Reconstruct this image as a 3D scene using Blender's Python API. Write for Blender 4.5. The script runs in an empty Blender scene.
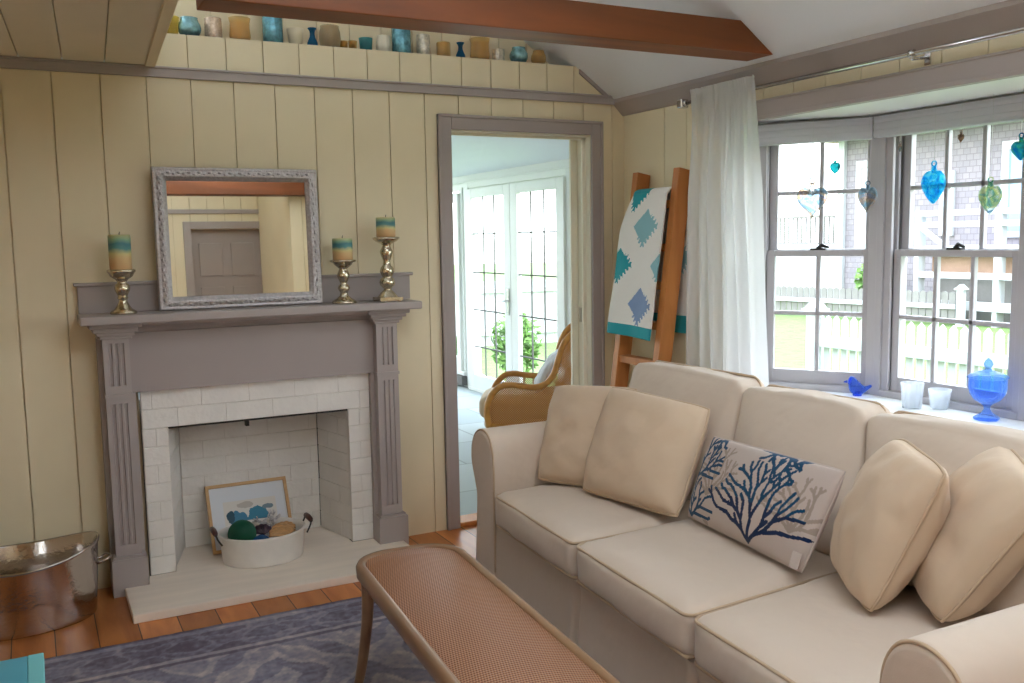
import bpy, bmesh, math, random
from mathutils import Vector, Matrix, noise
random.seed(7)
SC = bpy.context.scene
COL = SC.collection
R = math.radians
V = Vector

# ------------------------------------------------------------------ camera, sky, sun, exposure
cam_d = bpy.data.cameras.new('camera'); cam = bpy.data.objects.new('camera', cam_d); COL.objects.link(cam)
SC.camera = cam
cam_d.sensor_width = 36.0; cam_d.lens = 933.22 / 1024 * 36.0
cam_d.clip_start = .05; cam_d.clip_end = 300
def camera_matrix(loc, yaw, pitch, roll):
    a, b, r = R(yaw), R(pitch), R(roll)
    f = V((math.sin(a)*math.cos(b), math.cos(a)*math.cos(b), -math.sin(b)))
    rt = V((math.cos(a), -math.sin(a), 0)); up = rt.cross(f)
    rx = rt*math.cos(r) + up*math.sin(r); uy = -rt*math.sin(r) + up*math.cos(r)
    m = Matrix((rx, uy, -f)).transposed().to_4x4(); m.translation = V(loc)
    return m
cam.matrix_world = camera_matrix((-2.9382, -4.3237, 1.4845), 27.2696, 6.2606, -0.9721)

world = bpy.data.worlds.new('sky'); SC.world = world; world.use_nodes = True
wn, wl = world.node_tree.nodes, world.node_tree.links
bg = wn['Background']; bg.inputs['Strength'].default_value = 3.1
tc = wn.new('ShaderNodeTexCoord'); sx = wn.new('ShaderNodeSeparateXYZ'); rp = wn.new('ShaderNodeValToRGB')
rp.color_ramp.elements[0].position = .0; rp.color_ramp.elements[0].color = (.62, .68, .70, 1)
rp.color_ramp.elements[1].position = .9; rp.color_ramp.elements[1].color = (.66, .8, 1, 1)
e = rp.color_ramp.elements.new(.06); e.color = (.93, .97, 1, 1)
wl.new(tc.outputs['Generated'], sx.inputs[0]); wl.new(sx.outputs['Z'], rp.inputs[0]); wl.new(rp.outputs[0], bg.inputs['Color'])

sun_d = bpy.data.lights.new('sun', 'SUN'); sun_d.energy = 1.0; sun_d.angle = R(3); sun_d.color = (1, .97, .94)
sun = bpy.data.objects.new('sun', sun_d); COL.objects.link(sun)
sun.rotation_euler = V((.28, .75, -1.25)).to_track_quat('-Z', 'Y').to_euler()

def portal(name, loc, sx_, sy_, direction):
    d = bpy.data.lights.new(name, 'AREA'); d.shape = 'RECTANGLE'; d.size = sx_; d.size_y = sy_; d.cycles.is_portal = True
    o = bpy.data.objects.new(name, d); COL.objects.link(o); o.location = loc
    o.rotation_euler = V(direction).to_track_quat('-Z', 'Y').to_euler()
portal('bay_daylight', (.62, -2.1, 1.4), 3.0, 1.4, (-1, 0, 0))
portal('added_window_daylight', (-4.84, -3.8, 1.45), 1.1, 1.2, (1, 0, 0))  # sky portal for the unseen window added in the left wall
def area_fill(name, loc, size, power, color, up=False):
    d = bpy.data.lights.new(name, 'AREA'); d.shape = 'DISK'; d.size = size; d.energy = power; d.color = color
    o = bpy.data.objects.new(name, d); COL.objects.link(o); o.location = loc
    if up: o.rotation_euler = (math.pi, 0, 0)
area_fill('added_ceiling_fill', (-1.6, -3.9, 2.32), .6, 27, (.84, .92, 1), True)  # added fill light out of view, bounced off the vault to lift the room
portal('added_opening_daylight', (-1.4, 6.35, 1.4), 4.7, 1.7, (0, -1, 0))  # sky portal for unseen end-wall openings added to brighten the sun room
portal('french_door_daylight', (1.12, 3.6, 1.05), 3.4, 2.0, (-1, 0, 0))
SC.view_settings.view_transform = 'Standard'; SC.view_settings.look = 'None'
SC.view_settings.gamma = 1; SC.view_settings.use_curve_mapping = False
SC.view_settings.exposure = 1.66
SC.cycles.use_denoising = True
SC.cycles.max_bounces = 10; SC.cycles.diffuse_bounces = 5; SC.cycles.transparent_max_bounces = 16
SC.cycles.caustics_reflective = False; SC.cycles.caustics_refractive = False
SC.cycles.sample_clamp_indirect = 6

# ------------------------------------------------------------------ materials
def lin(c):
    return tuple((x/255/12.92 if x/255 <= .04045 else ((x/255+.055)/1.055)**2.4) for x in c) + (1,)
def new_mat(name):
    m = bpy.data.materials.new(name); m.use_nodes = True
    nt = m.node_tree
    return m, nt, nt.nodes, nt.links, nt.nodes['Principled BSDF']
def coords(n, l, scale=(1, 1, 1), kind='Object'):
    t = n.new('ShaderNodeTexCoord'); mp = n.new('ShaderNodeMapping'); mp.inputs['Scale'].default_value = scale
    l.new(t.outputs[kind], mp.inputs[0]); return mp.outputs[0]
def P(name, col, rough=.6, metal=0., var=0., vscale=8., bump=0., bscale=60., stretch=(1, 1, 1), coat=0., sheen=0., spec=.5, detail=4):
    m, nt, n, l, b = new_mat(name)
    c = lin(col); b.inputs['Base Color'].default_value = c
    b.inputs['Roughness'].default_value = rough; b.inputs['Metallic'].default_value = metal
    b.inputs['Coat Weight'].default_value = coat; b.inputs['Coat Roughness'].default_value = .15
    b.inputs['Sheen Weight'].default_value = sheen; b.inputs['Specular IOR Level'].default_value = spec
    if var or bump: vec = coords(n, l, stretch)
    if var:
        t = n.new('ShaderNodeTexNoise'); t.inputs['Scale'].default_value = vscale; t.inputs['Detail'].default_value = detail
        l.new(vec, t.inputs['Vector'])
        r = n.new('ShaderNodeValToRGB')
        r.color_ramp.elements[0].position = .3; r.color_ramp.elements[1].position = .7
        r.color_ramp.elements[0].color = tuple(x*(1-var) for x in c[:3]) + (1,)
        r.color_ramp.elements[1].color = tuple(min(1, x*(1+var)) for x in c[:3]) + (1,)
        l.new(t.outputs[0], r.inputs[0]); l.new(r.outputs[0], b.inputs['Base Color'])
    if bump:
        t = n.new('ShaderNodeTexNoise'); t.inputs['Scale'].default_value = bscale; t.inputs['Detail'].default_value = 3
        l.new(vec, t.inputs['Vector'])
        bp = n.new('ShaderNodeBump'); bp.inputs['Strength'].default_value = bump; bp.inputs['Distance'].default_value = .01
        l.new(t.outputs[0], bp.inputs['Height']); l.new(bp.outputs[0], b.inputs['Normal'])
    return m
def glass(name, tint, alpha=.5, rough=.05, spec=.5, var=None, body=.3, milk=.45):
    """coloured glass: light passes tinted, the skin reflects"""
    m, nt, n, l, b = new_mat(name)
    n.remove(b); out = n['Material Output']
    t = n.new('ShaderNodeBsdfTransparent'); t.inputs[0].default_value = lin(tint)
    d = n.new('ShaderNodeBsdfPrincipled'); d.inputs['Base Color'].default_value = lin(tint); d.inputs['Roughness'].default_value = rough
    if var:
        w = n.new('ShaderNodeTexNoise'); w.inputs['Scale'].default_value = var[0]; w.inputs['Distortion'].default_value = 1.5
        l.new(coords(n, l), w.inputs['Vector'])
        r = n.new('ShaderNodeValToRGB'); cols = var[1]
        r.color_ramp.elements[0].position = .32; r.color_ramp.elements[0].color = lin(cols[0])
        r.color_ramp.elements[1].position = .68; r.color_ramp.elements[1].color = lin(cols[-1])
        for i, c in enumerate(cols[1:-1]):
            q = r.color_ramp.elements.new(.32 + .36*(i+1)/(len(cols)-1)); q.color = lin(c)
        l.new(w.outputs[0], r.inputs[0]); l.new(r.outputs[0], t.inputs[0]); l.new(r.outputs[0], d.inputs['Base Color'])
    lw = n.new('ShaderNodeLayerWeight'); lw.inputs[0].default_value = .35
    mr = n.new('ShaderNodeMapRange'); mr.inputs['To Min'].default_value = body; mr.inputs['To Max'].default_value = min(1, body+alpha)
    l.new(lw.outputs['Facing'], mr.inputs['Value'])
    tl = n.new('ShaderNodeBsdfTranslucent'); tl.inputs[0].default_value = lin(tint); m2 = n.new('ShaderNodeMixShader'); m2.inputs[0].default_value = milk
    if var: l.new(r.outputs[0], tl.inputs[0])
    l.new(d.outputs[0], m2.inputs[1]); l.new(tl.outputs[0], m2.inputs[2])
    mx = n.new('ShaderNodeMixShader'); l.new(mr.outputs[0], mx.inputs[0]); l.new(t.outputs[0], mx.inputs[1]); l.new(m2.outputs[0], mx.inputs[2])
    l.new(mx.outputs[0], out.inputs['Surface'])
    return m
def pane_mat():
    m, nt, n, l, b = new_mat('window_pane'); n.remove(b); out = n['Material Output']
    t = n.new('ShaderNodeBsdfTransparent'); t.inputs[0].default_value = (.96, .98, .97, 1)
    g = n.new('ShaderNodeBsdfGlossy'); g.inputs['Roughness'].default_value = .02
    mx = n.new('ShaderNodeMixShader'); lw = n.new('ShaderNodeLayerWeight'); lw.inputs[0].default_value = .1
    mul = n.new('ShaderNodeMath'); mul.operation = 'MULTIPLY'; mul.inputs[1].default_value = .35
    l.new(lw.outputs['Fresnel'], mul.inputs[0]); l.new(mul.outputs[0], mx.inputs[0])
    l.new(t.outputs[0], mx.inputs[1]); l.new(g.outputs[0], mx.inputs[2]); l.new(mx.outputs[0], out.inputs['Surface'])
    return m
def floor_mat():
    m, nt, n, l, b = new_mat('orange_pine_boards')
    g = n.new('ShaderNodeNewGeometry'); s = n.new('ShaderNodeSeparateXYZ'); l.new(g.outputs['Position'], s.inputs[0])
    dv = n.new('ShaderNodeMath'); dv.operation = 'DIVIDE'; dv.inputs[1].default_value = .147; l.new(s.outputs['X'], dv.inputs[0])
    fl = n.new('ShaderNodeMath'); fl.operation = 'FLOOR'; l.new(dv.outputs[0], fl.inputs[0])
    fr = n.new('ShaderNodeMath'); fr.operation = 'FRACT'; l.new(dv.outputs[0], fr.inputs[0])
    wn_ = n.new('ShaderNodeTexWhiteNoise'); wn_.noise_dimensions = '1D'; l.new(fl.outputs[0], wn_.inputs['W'])
    cb = n.new('ShaderNodeCombineXYZ'); 
    ad = n.new('ShaderNodeMath'); ad.operation = 'MULTIPLY_ADD'; ad.inputs[1].default_value = 9.; l.new(wn_.outputs[0], ad.inputs[0]); l.new(s.outputs['Y'], ad.inputs[2])
    my = n.new('ShaderNodeMath'); my.operation = 'MULTIPLY'; my.inputs[1].default_value = .16; l.new(ad.outputs[0], my.inputs[0])
    l.new(s.outputs['X'], cb.inputs[0]); l.new(my.outputs[0], cb.inputs[1])
    t = n.new('ShaderNodeTexNoise'); t.inputs['Scale'].default_value = 14; t.inputs['Detail'].default_value = 6; t.inputs['Distortion'].default_value = .6
    l.new(cb.outputs[0], t.inputs['Vector'])
    r = n.new('ShaderNodeValToRGB'); r.color_ramp.elements[0].position = .3; r.color_ramp.elements[1].position = .72
    r.color_ramp.elements[0].color = lin((176, 100, 46)); r.color_ramp.elements[1].color = lin((218, 142, 78))
    l.new(t.outputs[0], r.inputs[0])
    hs = n.new('ShaderNodeHueSaturation'); mr = n.new('ShaderNodeMapRange'); mr.inputs['To Min'].default_value = .75; mr.inputs['To Max'].default_value = 1.2
    l.new(wn_.outputs[0], mr.inputs['Value']); l.new(mr.outputs[0], hs.inputs['Value']); l.new(r.outputs[0], hs.inputs['Color'])
    lt = n.new('ShaderNodeMath'); lt.operation = 'GREATER_THAN'; lt.inputs[1].default_value = .028; l.new(fr.outputs[0], lt.inputs[0])
    mx = n.new('ShaderNodeMix'); mx.data_type = 'RGBA'; l.new(lt.outputs[0], mx.inputs[0]); mx.inputs[6].default_value = lin((46, 24, 12)); l.new(hs.outputs[0], mx.inputs[7])
    l.new(mx.outputs[2], b.inputs['Base Color']); b.inputs['Roughness'].default_value = .33
    bp = n.new('ShaderNodeBump'); bp.inputs['Strength'].default_value = .25; bp.inputs['Distance'].default_value = .004; l.new(lt.outputs[0], bp.inputs['Height']); l.new(bp.outputs[0], b.inputs['Normal'])
    return m
def wood_mat(name, c0, c1, axis='X', rough=.4, scale=9.):
    m, nt, n, l, b = new_mat(name)
    st = {'X': (.12, 1, 1), 'Y': (1, .12, 1), 'Z': (1, 1, .12)}[axis]
    t = n.new('ShaderNodeTexNoise'); t.inputs['Scale'].default_value = scale; t.inputs['Detail'].default_value = 6; t.inputs['Distortion'].default_value = .8
    l.new(coords(n, l, st), t.inputs['Vector'])
    r = n.new('ShaderNodeValToRGB'); r.color_ramp.elements[0].position = .3; r.color_ramp.elements[1].position = .7
    r.color_ramp.elements[0].color = lin(c0); r.color_ramp.elements[1].color = lin(c1)
    l.new(t.outputs[0], r.inputs[0]); l.new(r.outputs[0], b.inputs['Base Color']); b.inputs['Roughness'].default_value = rough
    return m
def weave_mat(name, c0, c1, ku, kv, holes=False, rough=.4):
    """woven cane over the panel's own length and width (in metres)"""
    m, nt, n, l, b = new_mat(name); out = n['Material Output']
    t = n.new('ShaderNodeTexCoord'); s = n.new('ShaderNodeSeparateXYZ'); l.new(t.outputs['UV'], s.inputs[0])
    def wave(sock, k, sock2=None, k2=0):
        a = n.new('ShaderNodeMath'); a.operation = 'MULTIPLY'; a.inputs[1].default_value = k; l.new(sock, a.inputs[0])
        if sock2 is not None:
            c = n.new('ShaderNodeMath'); c.operation = 'MULTIPLY_ADD'; c.inputs[1].default_value = k2; l.new(sock2, c.inputs[0]); l.new(a.outputs[0], c.inputs[2]); a = c
        w = n.new('ShaderNodeMath'); w.operation = 'SINE'; l.new(a.outputs[0], w.inputs[0]); return w.outputs[0]
    if holes: w1 = wave(s.outputs['X'], ku); w2 = wave(s.outputs['Y'], kv)
    else: w1 = wave(s.outputs['X'], ku, s.outputs['Y'], kv); w2 = wave(s.outputs['X'], ku*.45, s.outputs['Y'], -kv*1.1)
    mu = n.new('ShaderNodeMath'); mu.operation = 'MULTIPLY'; l.new(w1, mu.inputs[0]); l.new(w2, mu.inputs[1])
    mr = n.new('ShaderNodeMapRange'); mr.inputs['From Min'].default_value = -1; l.new(mu.outputs[0], mr.inputs['Value'])
    mx = n.new('ShaderNodeMix'); mx.data_type = 'RGBA'; l.new(mr.outputs[0], mx.inputs[0]); mx.inputs[6].default_value = lin(c0); mx.inputs[7].default_value = lin(c1)
    l.new(mx.outputs[2], b.inputs['Base Color']); b.inputs['Roughness'].default_value = rough
    bp = n.new('ShaderNodeBump'); bp.inputs['Strength'].default_value = .9; bp.inputs['Distance'].default_value = .003
    l.new(mr.outputs[0], bp.inputs['Height']); l.new(bp.outputs[0], b.inputs['Normal'])
    if holes:
        g = n.new('ShaderNodeMath'); g.operation = 'GREATER_THAN'; g.inputs[1].default_value = .26; l.new(mu.outputs[0], g.inputs[0])
        tr = n.new('ShaderNodeBsdfTransparent'); ms = n.new('ShaderNodeMixShader'); l.new(g.outputs[0], ms.inputs[0])
        l.new(b.outputs[0], ms.inputs[1]); l.new(tr.outputs[0], ms.inputs[2]); l.new(ms.outputs[0], out.inputs['Surface'])
    return m
def attr_mat(name, rough=.95, bump=.5, bscale=500):
    m, nt, n, l, b = new_mat(name)
    a = n.new('ShaderNodeVertexColor'); a.layer_name = 'pattern'; l.new(a.outputs[0], b.inputs['Base Color'])
    b.inputs['Roughness'].default_value = rough; b.inputs['Specular IOR Level'].default_value = .1
    t = n.new('ShaderNodeTexNoise'); t.inputs['Scale'].default_value = bscale; l.new(coords(n, l), t.inputs['Vector'])
    bp = n.new('ShaderNodeBump'); bp.inputs['Strength'].default_value = bump; bp.inputs['Distance'].default_value = .003
    l.new(t.outputs[0], bp.inputs['Height']); l.new(bp.outputs[0], b.inputs['Normal'])
    return m
def cloth_mat(name, col, trans=.25, clear=0., rough=.9, bump=.15, bscale=350, var=.03):
    m, nt, n, l, b = new_mat(name); out = n['Material Output']
    b.inputs['Base Color'].default_value = lin(col); b.inputs['Roughness'].default_value = rough; b.inputs['Specular IOR Level'].default_value = .15
    b.inputs['Sheen Weight'].default_value = .15
    vec = coords(n, l)
    t = n.new('ShaderNodeTexNoise'); t.inputs['Scale'].default_value = bscale; l.new(vec, t.inputs['Vector'])
    t2 = n.new('ShaderNodeTexNoise'); t2.inputs['Scale'].default_value = 11; t2.inputs['Detail'].default_value = 2; l.new(vec, t2.inputs['Vector'])
    b1 = n.new('ShaderNodeBump'); b1.inputs['Strength'].default_value = bump; b1.inputs['Distance'].default_value = .002; l.new(t.outputs[0], b1.inputs['Height'])
    b2 = n.new('ShaderNodeBump'); b2.inputs['Strength'].default_value = .45; b2.inputs['Distance'].default_value = .012; l.new(t2.outputs[0], b2.inputs['Height'])
    l.new(b1.outputs[0], b2.inputs['Normal']); l.new(b2.outputs[0], b.inputs['Normal'])
    sh = b.outputs[0]
    if trans:
        tl = n.new('ShaderNodeBsdfTranslucent'); tl.inputs[0].default_value = lin(col)
        mx = n.new('ShaderNodeMixShader'); mx.inputs[0].default_value = trans; l.new(sh, mx.inputs[1]); l.new(tl.outputs[0], mx.inputs[2]); sh = mx.outputs[0]
    if clear:
        tr = n.new('ShaderNodeBsdfTransparent'); mx = n.new('ShaderNodeMixShader'); mx.inputs[0].default_value = clear
        l.new(sh, mx.inputs[1]); l.new(tr.outputs[0], mx.inputs[2]); sh = mx.outputs[0]
    l.new(sh, out.inputs['Surface'])
    return m
def shingle_mat(name, c0, c1, sx_=.14, sy_=.12, flat=False):
    m, nt, n, l, b = new_mat(name)
    t = n.new('ShaderNodeTexCoord'); s = n.new('ShaderNodeSeparateXYZ'); l.new(t.outputs['Object'], s.inputs[0])
    ad = n.new('ShaderNodeMath'); ad.operation = 'ADD'; l.new(s.outputs['X'], ad.inputs[0]); l.new(s.outputs['Y'], ad.inputs[1])
    cb = n.new('ShaderNodeCombineXYZ'); l.new(ad.outputs[0], cb.inputs[0]); l.new(s.outputs['Y' if flat else 'Z'], cb.inputs[1])
    if flat: l.new(s.outputs['X'], cb.inputs[0])
    k = n.new('ShaderNodeTexBrick'); k.inputs['Scale'].default_value = 1; k.inputs['Brick Width'].default_value = sx_; k.inputs['Row Height'].default_value = sy_
    k.inputs['Mortar Size'].default_value = .008; k.inputs['Color1'].default_value = lin(c0); k.inputs['Color2'].default_value = lin(c1)
    k.inputs['Mortar'].default_value = tuple(x*.62 for x in lin(c0)[:3]) + (1,)
    l.new(cb.outputs[0], k.inputs['Vector']); l.new(k.outputs['Color'], b.inputs['Base Color']); b.inputs['Roughness'].default_value = .9
    return m

M = {}
M['cream_wall'] = P('cream_wall_paint', (236, 221, 187), .55, var=.03, vscale=3, spec=.3)
M['cream_ceiling'] = P('pale_cream_ceiling_paint', (232, 222, 198), .6, var=.03, vscale=3, spec=.3)
M['gray_trim'] = P('taupe_gray_paint', (174, 163, 158), .5, spec=.35, var=.03, vscale=5)
M['gray_frieze'] = P('matt_taupe_paint', (168, 156, 151), .6, spec=.3, var=.02, vscale=4)
M['window_paint'] = P('gray_window_paint', (184, 180, 184), .45)
M['white_ceiling'] = P('white_ceiling_paint', (238, 240, 244), .8, bump=.05, bscale=200)
M['white_paint'] = P('white_gloss_paint', (240, 240, 236), .4)
M['cream_jamb'] = P('cream_jamb_paint', (240, 234, 214), .5)
M['white_brick'] = P('white_painted_brick', (236, 230, 222), .75, var=.04, vscale=7, bump=.35, bscale=45)
M['mortar'] = P('painted_mortar', (230, 223, 214), .85)
M['hearth'] = P('white_hearth_paint', (242, 228, 212), .6, var=.05, vscale=5, stretch=(.5, 4, 1), bump=.15, bscale=30)
M['soot'] = P('dark_iron', (40, 36, 34), .7)
M['floor'] = floor_mat()
M['flagstone'] = shingle_mat('pale_blue_flagstone', (184, 192, 194), (166, 176, 180), .85, .62, True)
M['beam'] = wood_mat('red_brown_beam', (100, 52, 16), (144, 76, 28), 'X', .5, 7)
M['ladder'] = wood_mat('orange_pine', (176, 104, 50), (216, 146, 82), 'Z', .5, 9)
M['oak'] = wood_mat('light_oak', (186, 142, 90), (214, 172, 116), 'X', .5)
M['bench_wood'] = wood_mat('brown_bentwood', (122, 88, 62), (158, 122, 90), 'Y', .35)
M['bench_cane'] = weave_mat('woven_cane_seat', (112, 60, 30), (190, 134, 94), 430, 430, rough=.3)
M['rattan'] = wood_mat('honey_rattan', (170, 112, 50), (208, 150, 78), 'X', .45)
M['chair_cane'] = weave_mat('honey_cane_panel', (186, 124, 60), (206, 146, 80), 420, 420, True)
M['pane'] = pane_mat()
M['sofa'] = cloth_mat('cream_slipcover', (212, 194, 176), 0)
M['sofa_pipe'] = cloth_mat('cream_piping', (196, 170, 142), 0)
M['pillow'] = cloth_mat('cream_cotton', (208, 183, 156), 0)
M['sheer'] = cloth_mat('white_sheer', (251, 251, 250), .58, .26, bump=.05)
M['shade'] = cloth_mat('gray_white_shade', (226, 225, 232), .35, 0, bump=.05)
M['linen'] = cloth_mat('oatmeal_linen', (192, 176, 166), 0, bscale=700, bump=.3)
M['coral_navy'] = cloth_mat('teal_navy_embroidery', (16, 66, 98), 0, bscale=700, bump=.4)
M['coral_deep'] = cloth_mat('deep_navy_embroidery', (22, 40, 74), 0, bscale=700, bump=.4)
M['coral_tan'] = cloth_mat('tan_embroidery', (160, 144, 132), 0, bscale=700, bump=.4)
M['quilt'] = cloth_mat('white_quilt', (244, 240, 234), 0, bscale=60, bump=.4)
M['quilt_teal'] = cloth_mat('teal_print', (44, 158, 168), 0, bscale=60)
M['quilt_sea'] = cloth_mat('seafoam_print', (146, 194, 202), 0, bscale=60)
M['quilt_blue'] = cloth_mat('blue_print', (136, 160, 198), 0, bscale=60)
M['rug'] = attr_mat('blue_woven_rug')
M['silver_frame'] = P('antique_silver', (186, 180, 180), .36, .65, var=.15, vscale=70, bump=.4, bscale=130)
M['mirror'] = P('mirror_glass', (236, 238, 232), .015, 1.)
M['mercury'] = P('champagne_mercury_glass', (206, 194, 170), .16, .95, var=.3, vscale=50)
M['chrome'] = P('chrome', (210, 208, 206), .15, 1.)
M['steel'] = P('nickel_hammered', (196, 188, 182), .14, 1., bump=.09, bscale=70)
M['dark_latch'] = P('dark_bronze', (48, 46, 46), .45, .5)
M['handle_wood'] = P('dark_red_wood', (70, 34, 28), .4)
M['enamel'] = P('chipped_white_enamel', (236, 230, 222), .3, var=.05, vscale=12)
M['teal_paint'] = P('aqua_table_paint', (84, 166, 186), .5, var=.05, vscale=6)
M['teal_light'] = P('light_aqua_edge', (120, 200, 206), .5)
M['paper'] = P('white_mat_board', (224, 226, 230), .8)
M['lawn'] = P('lawn_grass', (92, 116, 58), .95, var=.25, vscale=6, bump=.8, bscale=60)
M['leaf'] = P('shrub_leaf', (92, 128, 56), .7, var=.2, vscale=9)
M['fence_white'] = P('white_vinyl', (172, 174, 176), .5)
M['weathered'] = P('weathered_gray_wood', (116, 113, 110), .9, var=.12, vscale=4)
M['shingle'] = shingle_mat('gray_cedar_shingle', (136, 128, 132), (124, 117, 124), .16, .13)
M['brown_board'] = P('brown_deck_skirt', (150, 122, 104), .9, var=.12, vscale=3)
M['house_glass'] = P('house_window_glass', (130, 160, 186), .1)
M['roof'] = P('pale_soffit', (170, 146, 122), .8)
M['thread'] = P('clear_thread', (216, 220, 220), .4)

# ------------------------------------------------------------------ mesh helper
class MB:
    def __init__(s): s.bm = bmesh.new(); s.uv = None
    def face(s, pts, mi=0):
        f = s.bm.faces.new([s.bm.verts.new(p) for p in pts]); f.material_index = mi; return f
    def box(s, x0, x1, y0, y1, z0, z1, mi=0, fn=None):
        x0, x1 = min(x0, x1), max(x0, x1); y0, y1 = min(y0, y1), max(y0, y1); z0, z1 = min(z0, z1), max(z0, z1)
        c = [(x, y, z) for z in (z0, z1) for y in (y0, y1) for x in (x0, x1)]
        v = [s.bm.verts.new(fn(*p) if fn else p) for p in c]
        for q in ((0, 2, 3, 1), (4, 5, 7, 6), (0, 1, 5, 4), (2, 6, 7, 3), (0, 4, 6, 2), (1, 3, 7, 5)):
            s.bm.faces.new([v[i] for i in q]).material_index = mi
        return s
    def prism(s, poly, fn, d0, d1, mi=0):
        """closed outline pushed from d0 to d1; fn(a, b, d) gives the point"""
        a = [s.bm.verts.new(fn(p[0], p[1], d0)) for p in poly]; b = [s.bm.verts.new(fn(p[0], p[1], d1)) for p in poly]
        n = len(poly)
        s.bm.faces.new(a[::-1]).material_index = mi; s.bm.faces.new(b).material_index = mi
        for i in range(n): s.bm.faces.new([a[i], a[(i+1) % n], b[(i+1) % n], b[i]]).material_index = mi
        return s
    def tube(s, pts, r, n=8, closed=False, mi=0, cap=True):
        pts = [V(p) for p in pts]; k = len(pts); rs = r if isinstance(r, (list, tuple)) else [r]*k
        rings = []; prev = None
        for i, p in enumerate(pts):
            t = (pts[(i+1) % k] - pts[i-1]) if closed else (pts[min(i+1, k-1)] - pts[max(i-1, 0)])
            t = t.normalized() if t.length > 1e-9 else V((0, 0, 1))
            if prev is None: prev = t.orthogonal().normalized()
            a = (prev - t*prev.dot(t)); a = a.normalized() if a.length > 1e-6 else t.orthogonal().normalized()
            prev = a; b = t.cross(a)
            rings.append([s.bm.verts.new(p + (a*math.cos(2*math.pi*j/n) + b*math.sin(2*math.pi*j/n))*rs[i]) for j in range(n)])
        for i in range(k if closed else k-1):
            A, B = rings[i], rings[(i+1) % k]
            for j in range(n):
                f = s.bm.faces.new([A[j], A[(j+1) % n], B[(j+1) % n], B[j]]); f.smooth = True; f.material_index = mi
        if cap and not closed:
            s.bm.faces.new(rings[0][::-1]).material_index = mi; s.bm.faces.new(rings[-1]).material_index = mi
        return s
    def lathe(s, prof, c=(0, 0, 0), n=32, sx=1., sy=1., rib=None, mi=0, zf=None):
        """profile of (radius, height) turned about the upright axis at c"""
        rings = []
        for r, z in prof:
            if r < 1e-5: rings.append([s.bm.verts.new((c[0], c[1], c[2]+z))]); continue
            ring = []
            for j in range(n):
                a = 2*math.pi*j/n; k = r*(1 + (rib(a, z) if rib else 0)); zz = z + (zf(a, z) if zf else 0)
                ring.append(s.bm.verts.new((c[0]+k*math.cos(a)*sx, c[1]+k*math.sin(a)*sy, c[2]+zz)))
            rings.append(ring)
        for A, B in zip(rings, rings[1:]):
            for j in range(n):
                j2 = (j+1) % n
                if len(A) == 1 and len(B) == 1: continue
                if len(A) == 1: q = [A[0], B[j2], B[j]]
                elif len(B) == 1: q = [A[j], A[j2], B[0]]
                else: q = [A[j], A[j2], B[j2], B[j]]
                f = s.bm.faces.new(q); f.smooth = True; f.material_index = mi
        return s
    def grid(s, fn, nu, nv, mi=0, uv=None, smooth=True, mfn=None):
        vs = [[s.bm.verts.new(fn(i/nu, j/nv)) for i in range(nu+1)] for j in range(nv+1)]
        L = s.bm.loops.layers.uv.verify() if uv else None
        for j in range(nv):
            for i in range(nu):
                f = s.bm.faces.new([vs[j][i], vs[j][i+1], vs[j+1][i+1], vs[j+1][i]]); f.smooth = smooth
                f.material_index = mfn((i+.5)/nu, (j+.5)/nv) if mfn else mi
                if L:
                    for lp, (a, b) in zip(f.loops, ((i, j), (i+1, j), (i+1, j+1), (i, j+1))): lp[L].uv = uv(a/nu, b/nv)
        return vs
    def build(s, name, mats, parent=None, bevel=0., smooth=False, weld=0., sub=0, recalc=True, solid=0.):
        if weld: bmesh.ops.remove_doubles(s.bm, verts=s.bm.verts, dist=weld)
        if recalc: bmesh.ops.recalc_face_normals(s.bm, faces=s.bm.faces)
        if smooth:
            for f in s.bm.faces: f.smooth = True
        me = bpy.data.meshes.new(name); s.bm.to_mesh(me); s.bm.free()
        for m in (mats if isinstance(mats, (list, tuple)) else [mats]): me.materials.append(M[m] if isinstance(m, str) else m)
        o = bpy.data.objects.new(name, me); COL.objects.link(o)
        if solid:
            md = o.modifiers.new('thickness', 'SOLIDIFY'); md.thickness = solid; md.offset = 0
        if bevel:
            md = o.modifiers.new('edges', 'BEVEL'); md.width = bevel; md.segments = 2; md.limit_method = 'ANGLE'; md.angle_limit = R(40)
        if sub:
            md = o.modifiers.new('smooth', 'SUBSURF'); md.levels = sub; md.render_levels = sub
        if parent is not None: attach(o, parent)
        return o
def attach(o, parent):
    o.parent = parent
    if parent.parent is None: o.matrix_parent_inverse = Matrix.Translation(parent.location).inverted()
def tag(o, label, cat, group=None):
    o['label'] = label; o['category'] = cat
    if group: o['group'] = group
    return o
def thing(name, label, cat, loc=(0, 0, 0), group=None):
    o = bpy.data.objects.new(name, None); COL.objects.link(o); o.location = loc; o.empty_display_size = .05
    return tag(o, label, cat, group)
def struct(o, label=None):
    o['kind'] = 'structure'
    if label: o['label'] = label
    return o
def sempty(name, loc=(0, 0, 0)):
    o = bpy.data.objects.new(name, None); COL.objects.link(o); o.location = loc; return struct(o)
def spline(pts, per=8, closed=False):
    pts = [V(p) for p in pts]; n = len(pts); out = []
    for i in range(n if closed else n-1):
        if closed: p0, p1, p2, p3 = pts[i-1], pts[i], pts[(i+1) % n], pts[(i+2) % n]
        else: p0, p1, p2, p3 = pts[max(i-1, 0)], pts[i], pts[i+1], pts[min(i+2, n-1)]
        for k in range(per):
            t = k/per
            out.append(.5*((2*p1) + (p2-p0)*t + (2*p0-5*p1+4*p2-p3)*t*t + (3*p1-p0-3*p2+p3)*t**3))
    if not closed: out.append(pts[-1])
    return out
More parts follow.
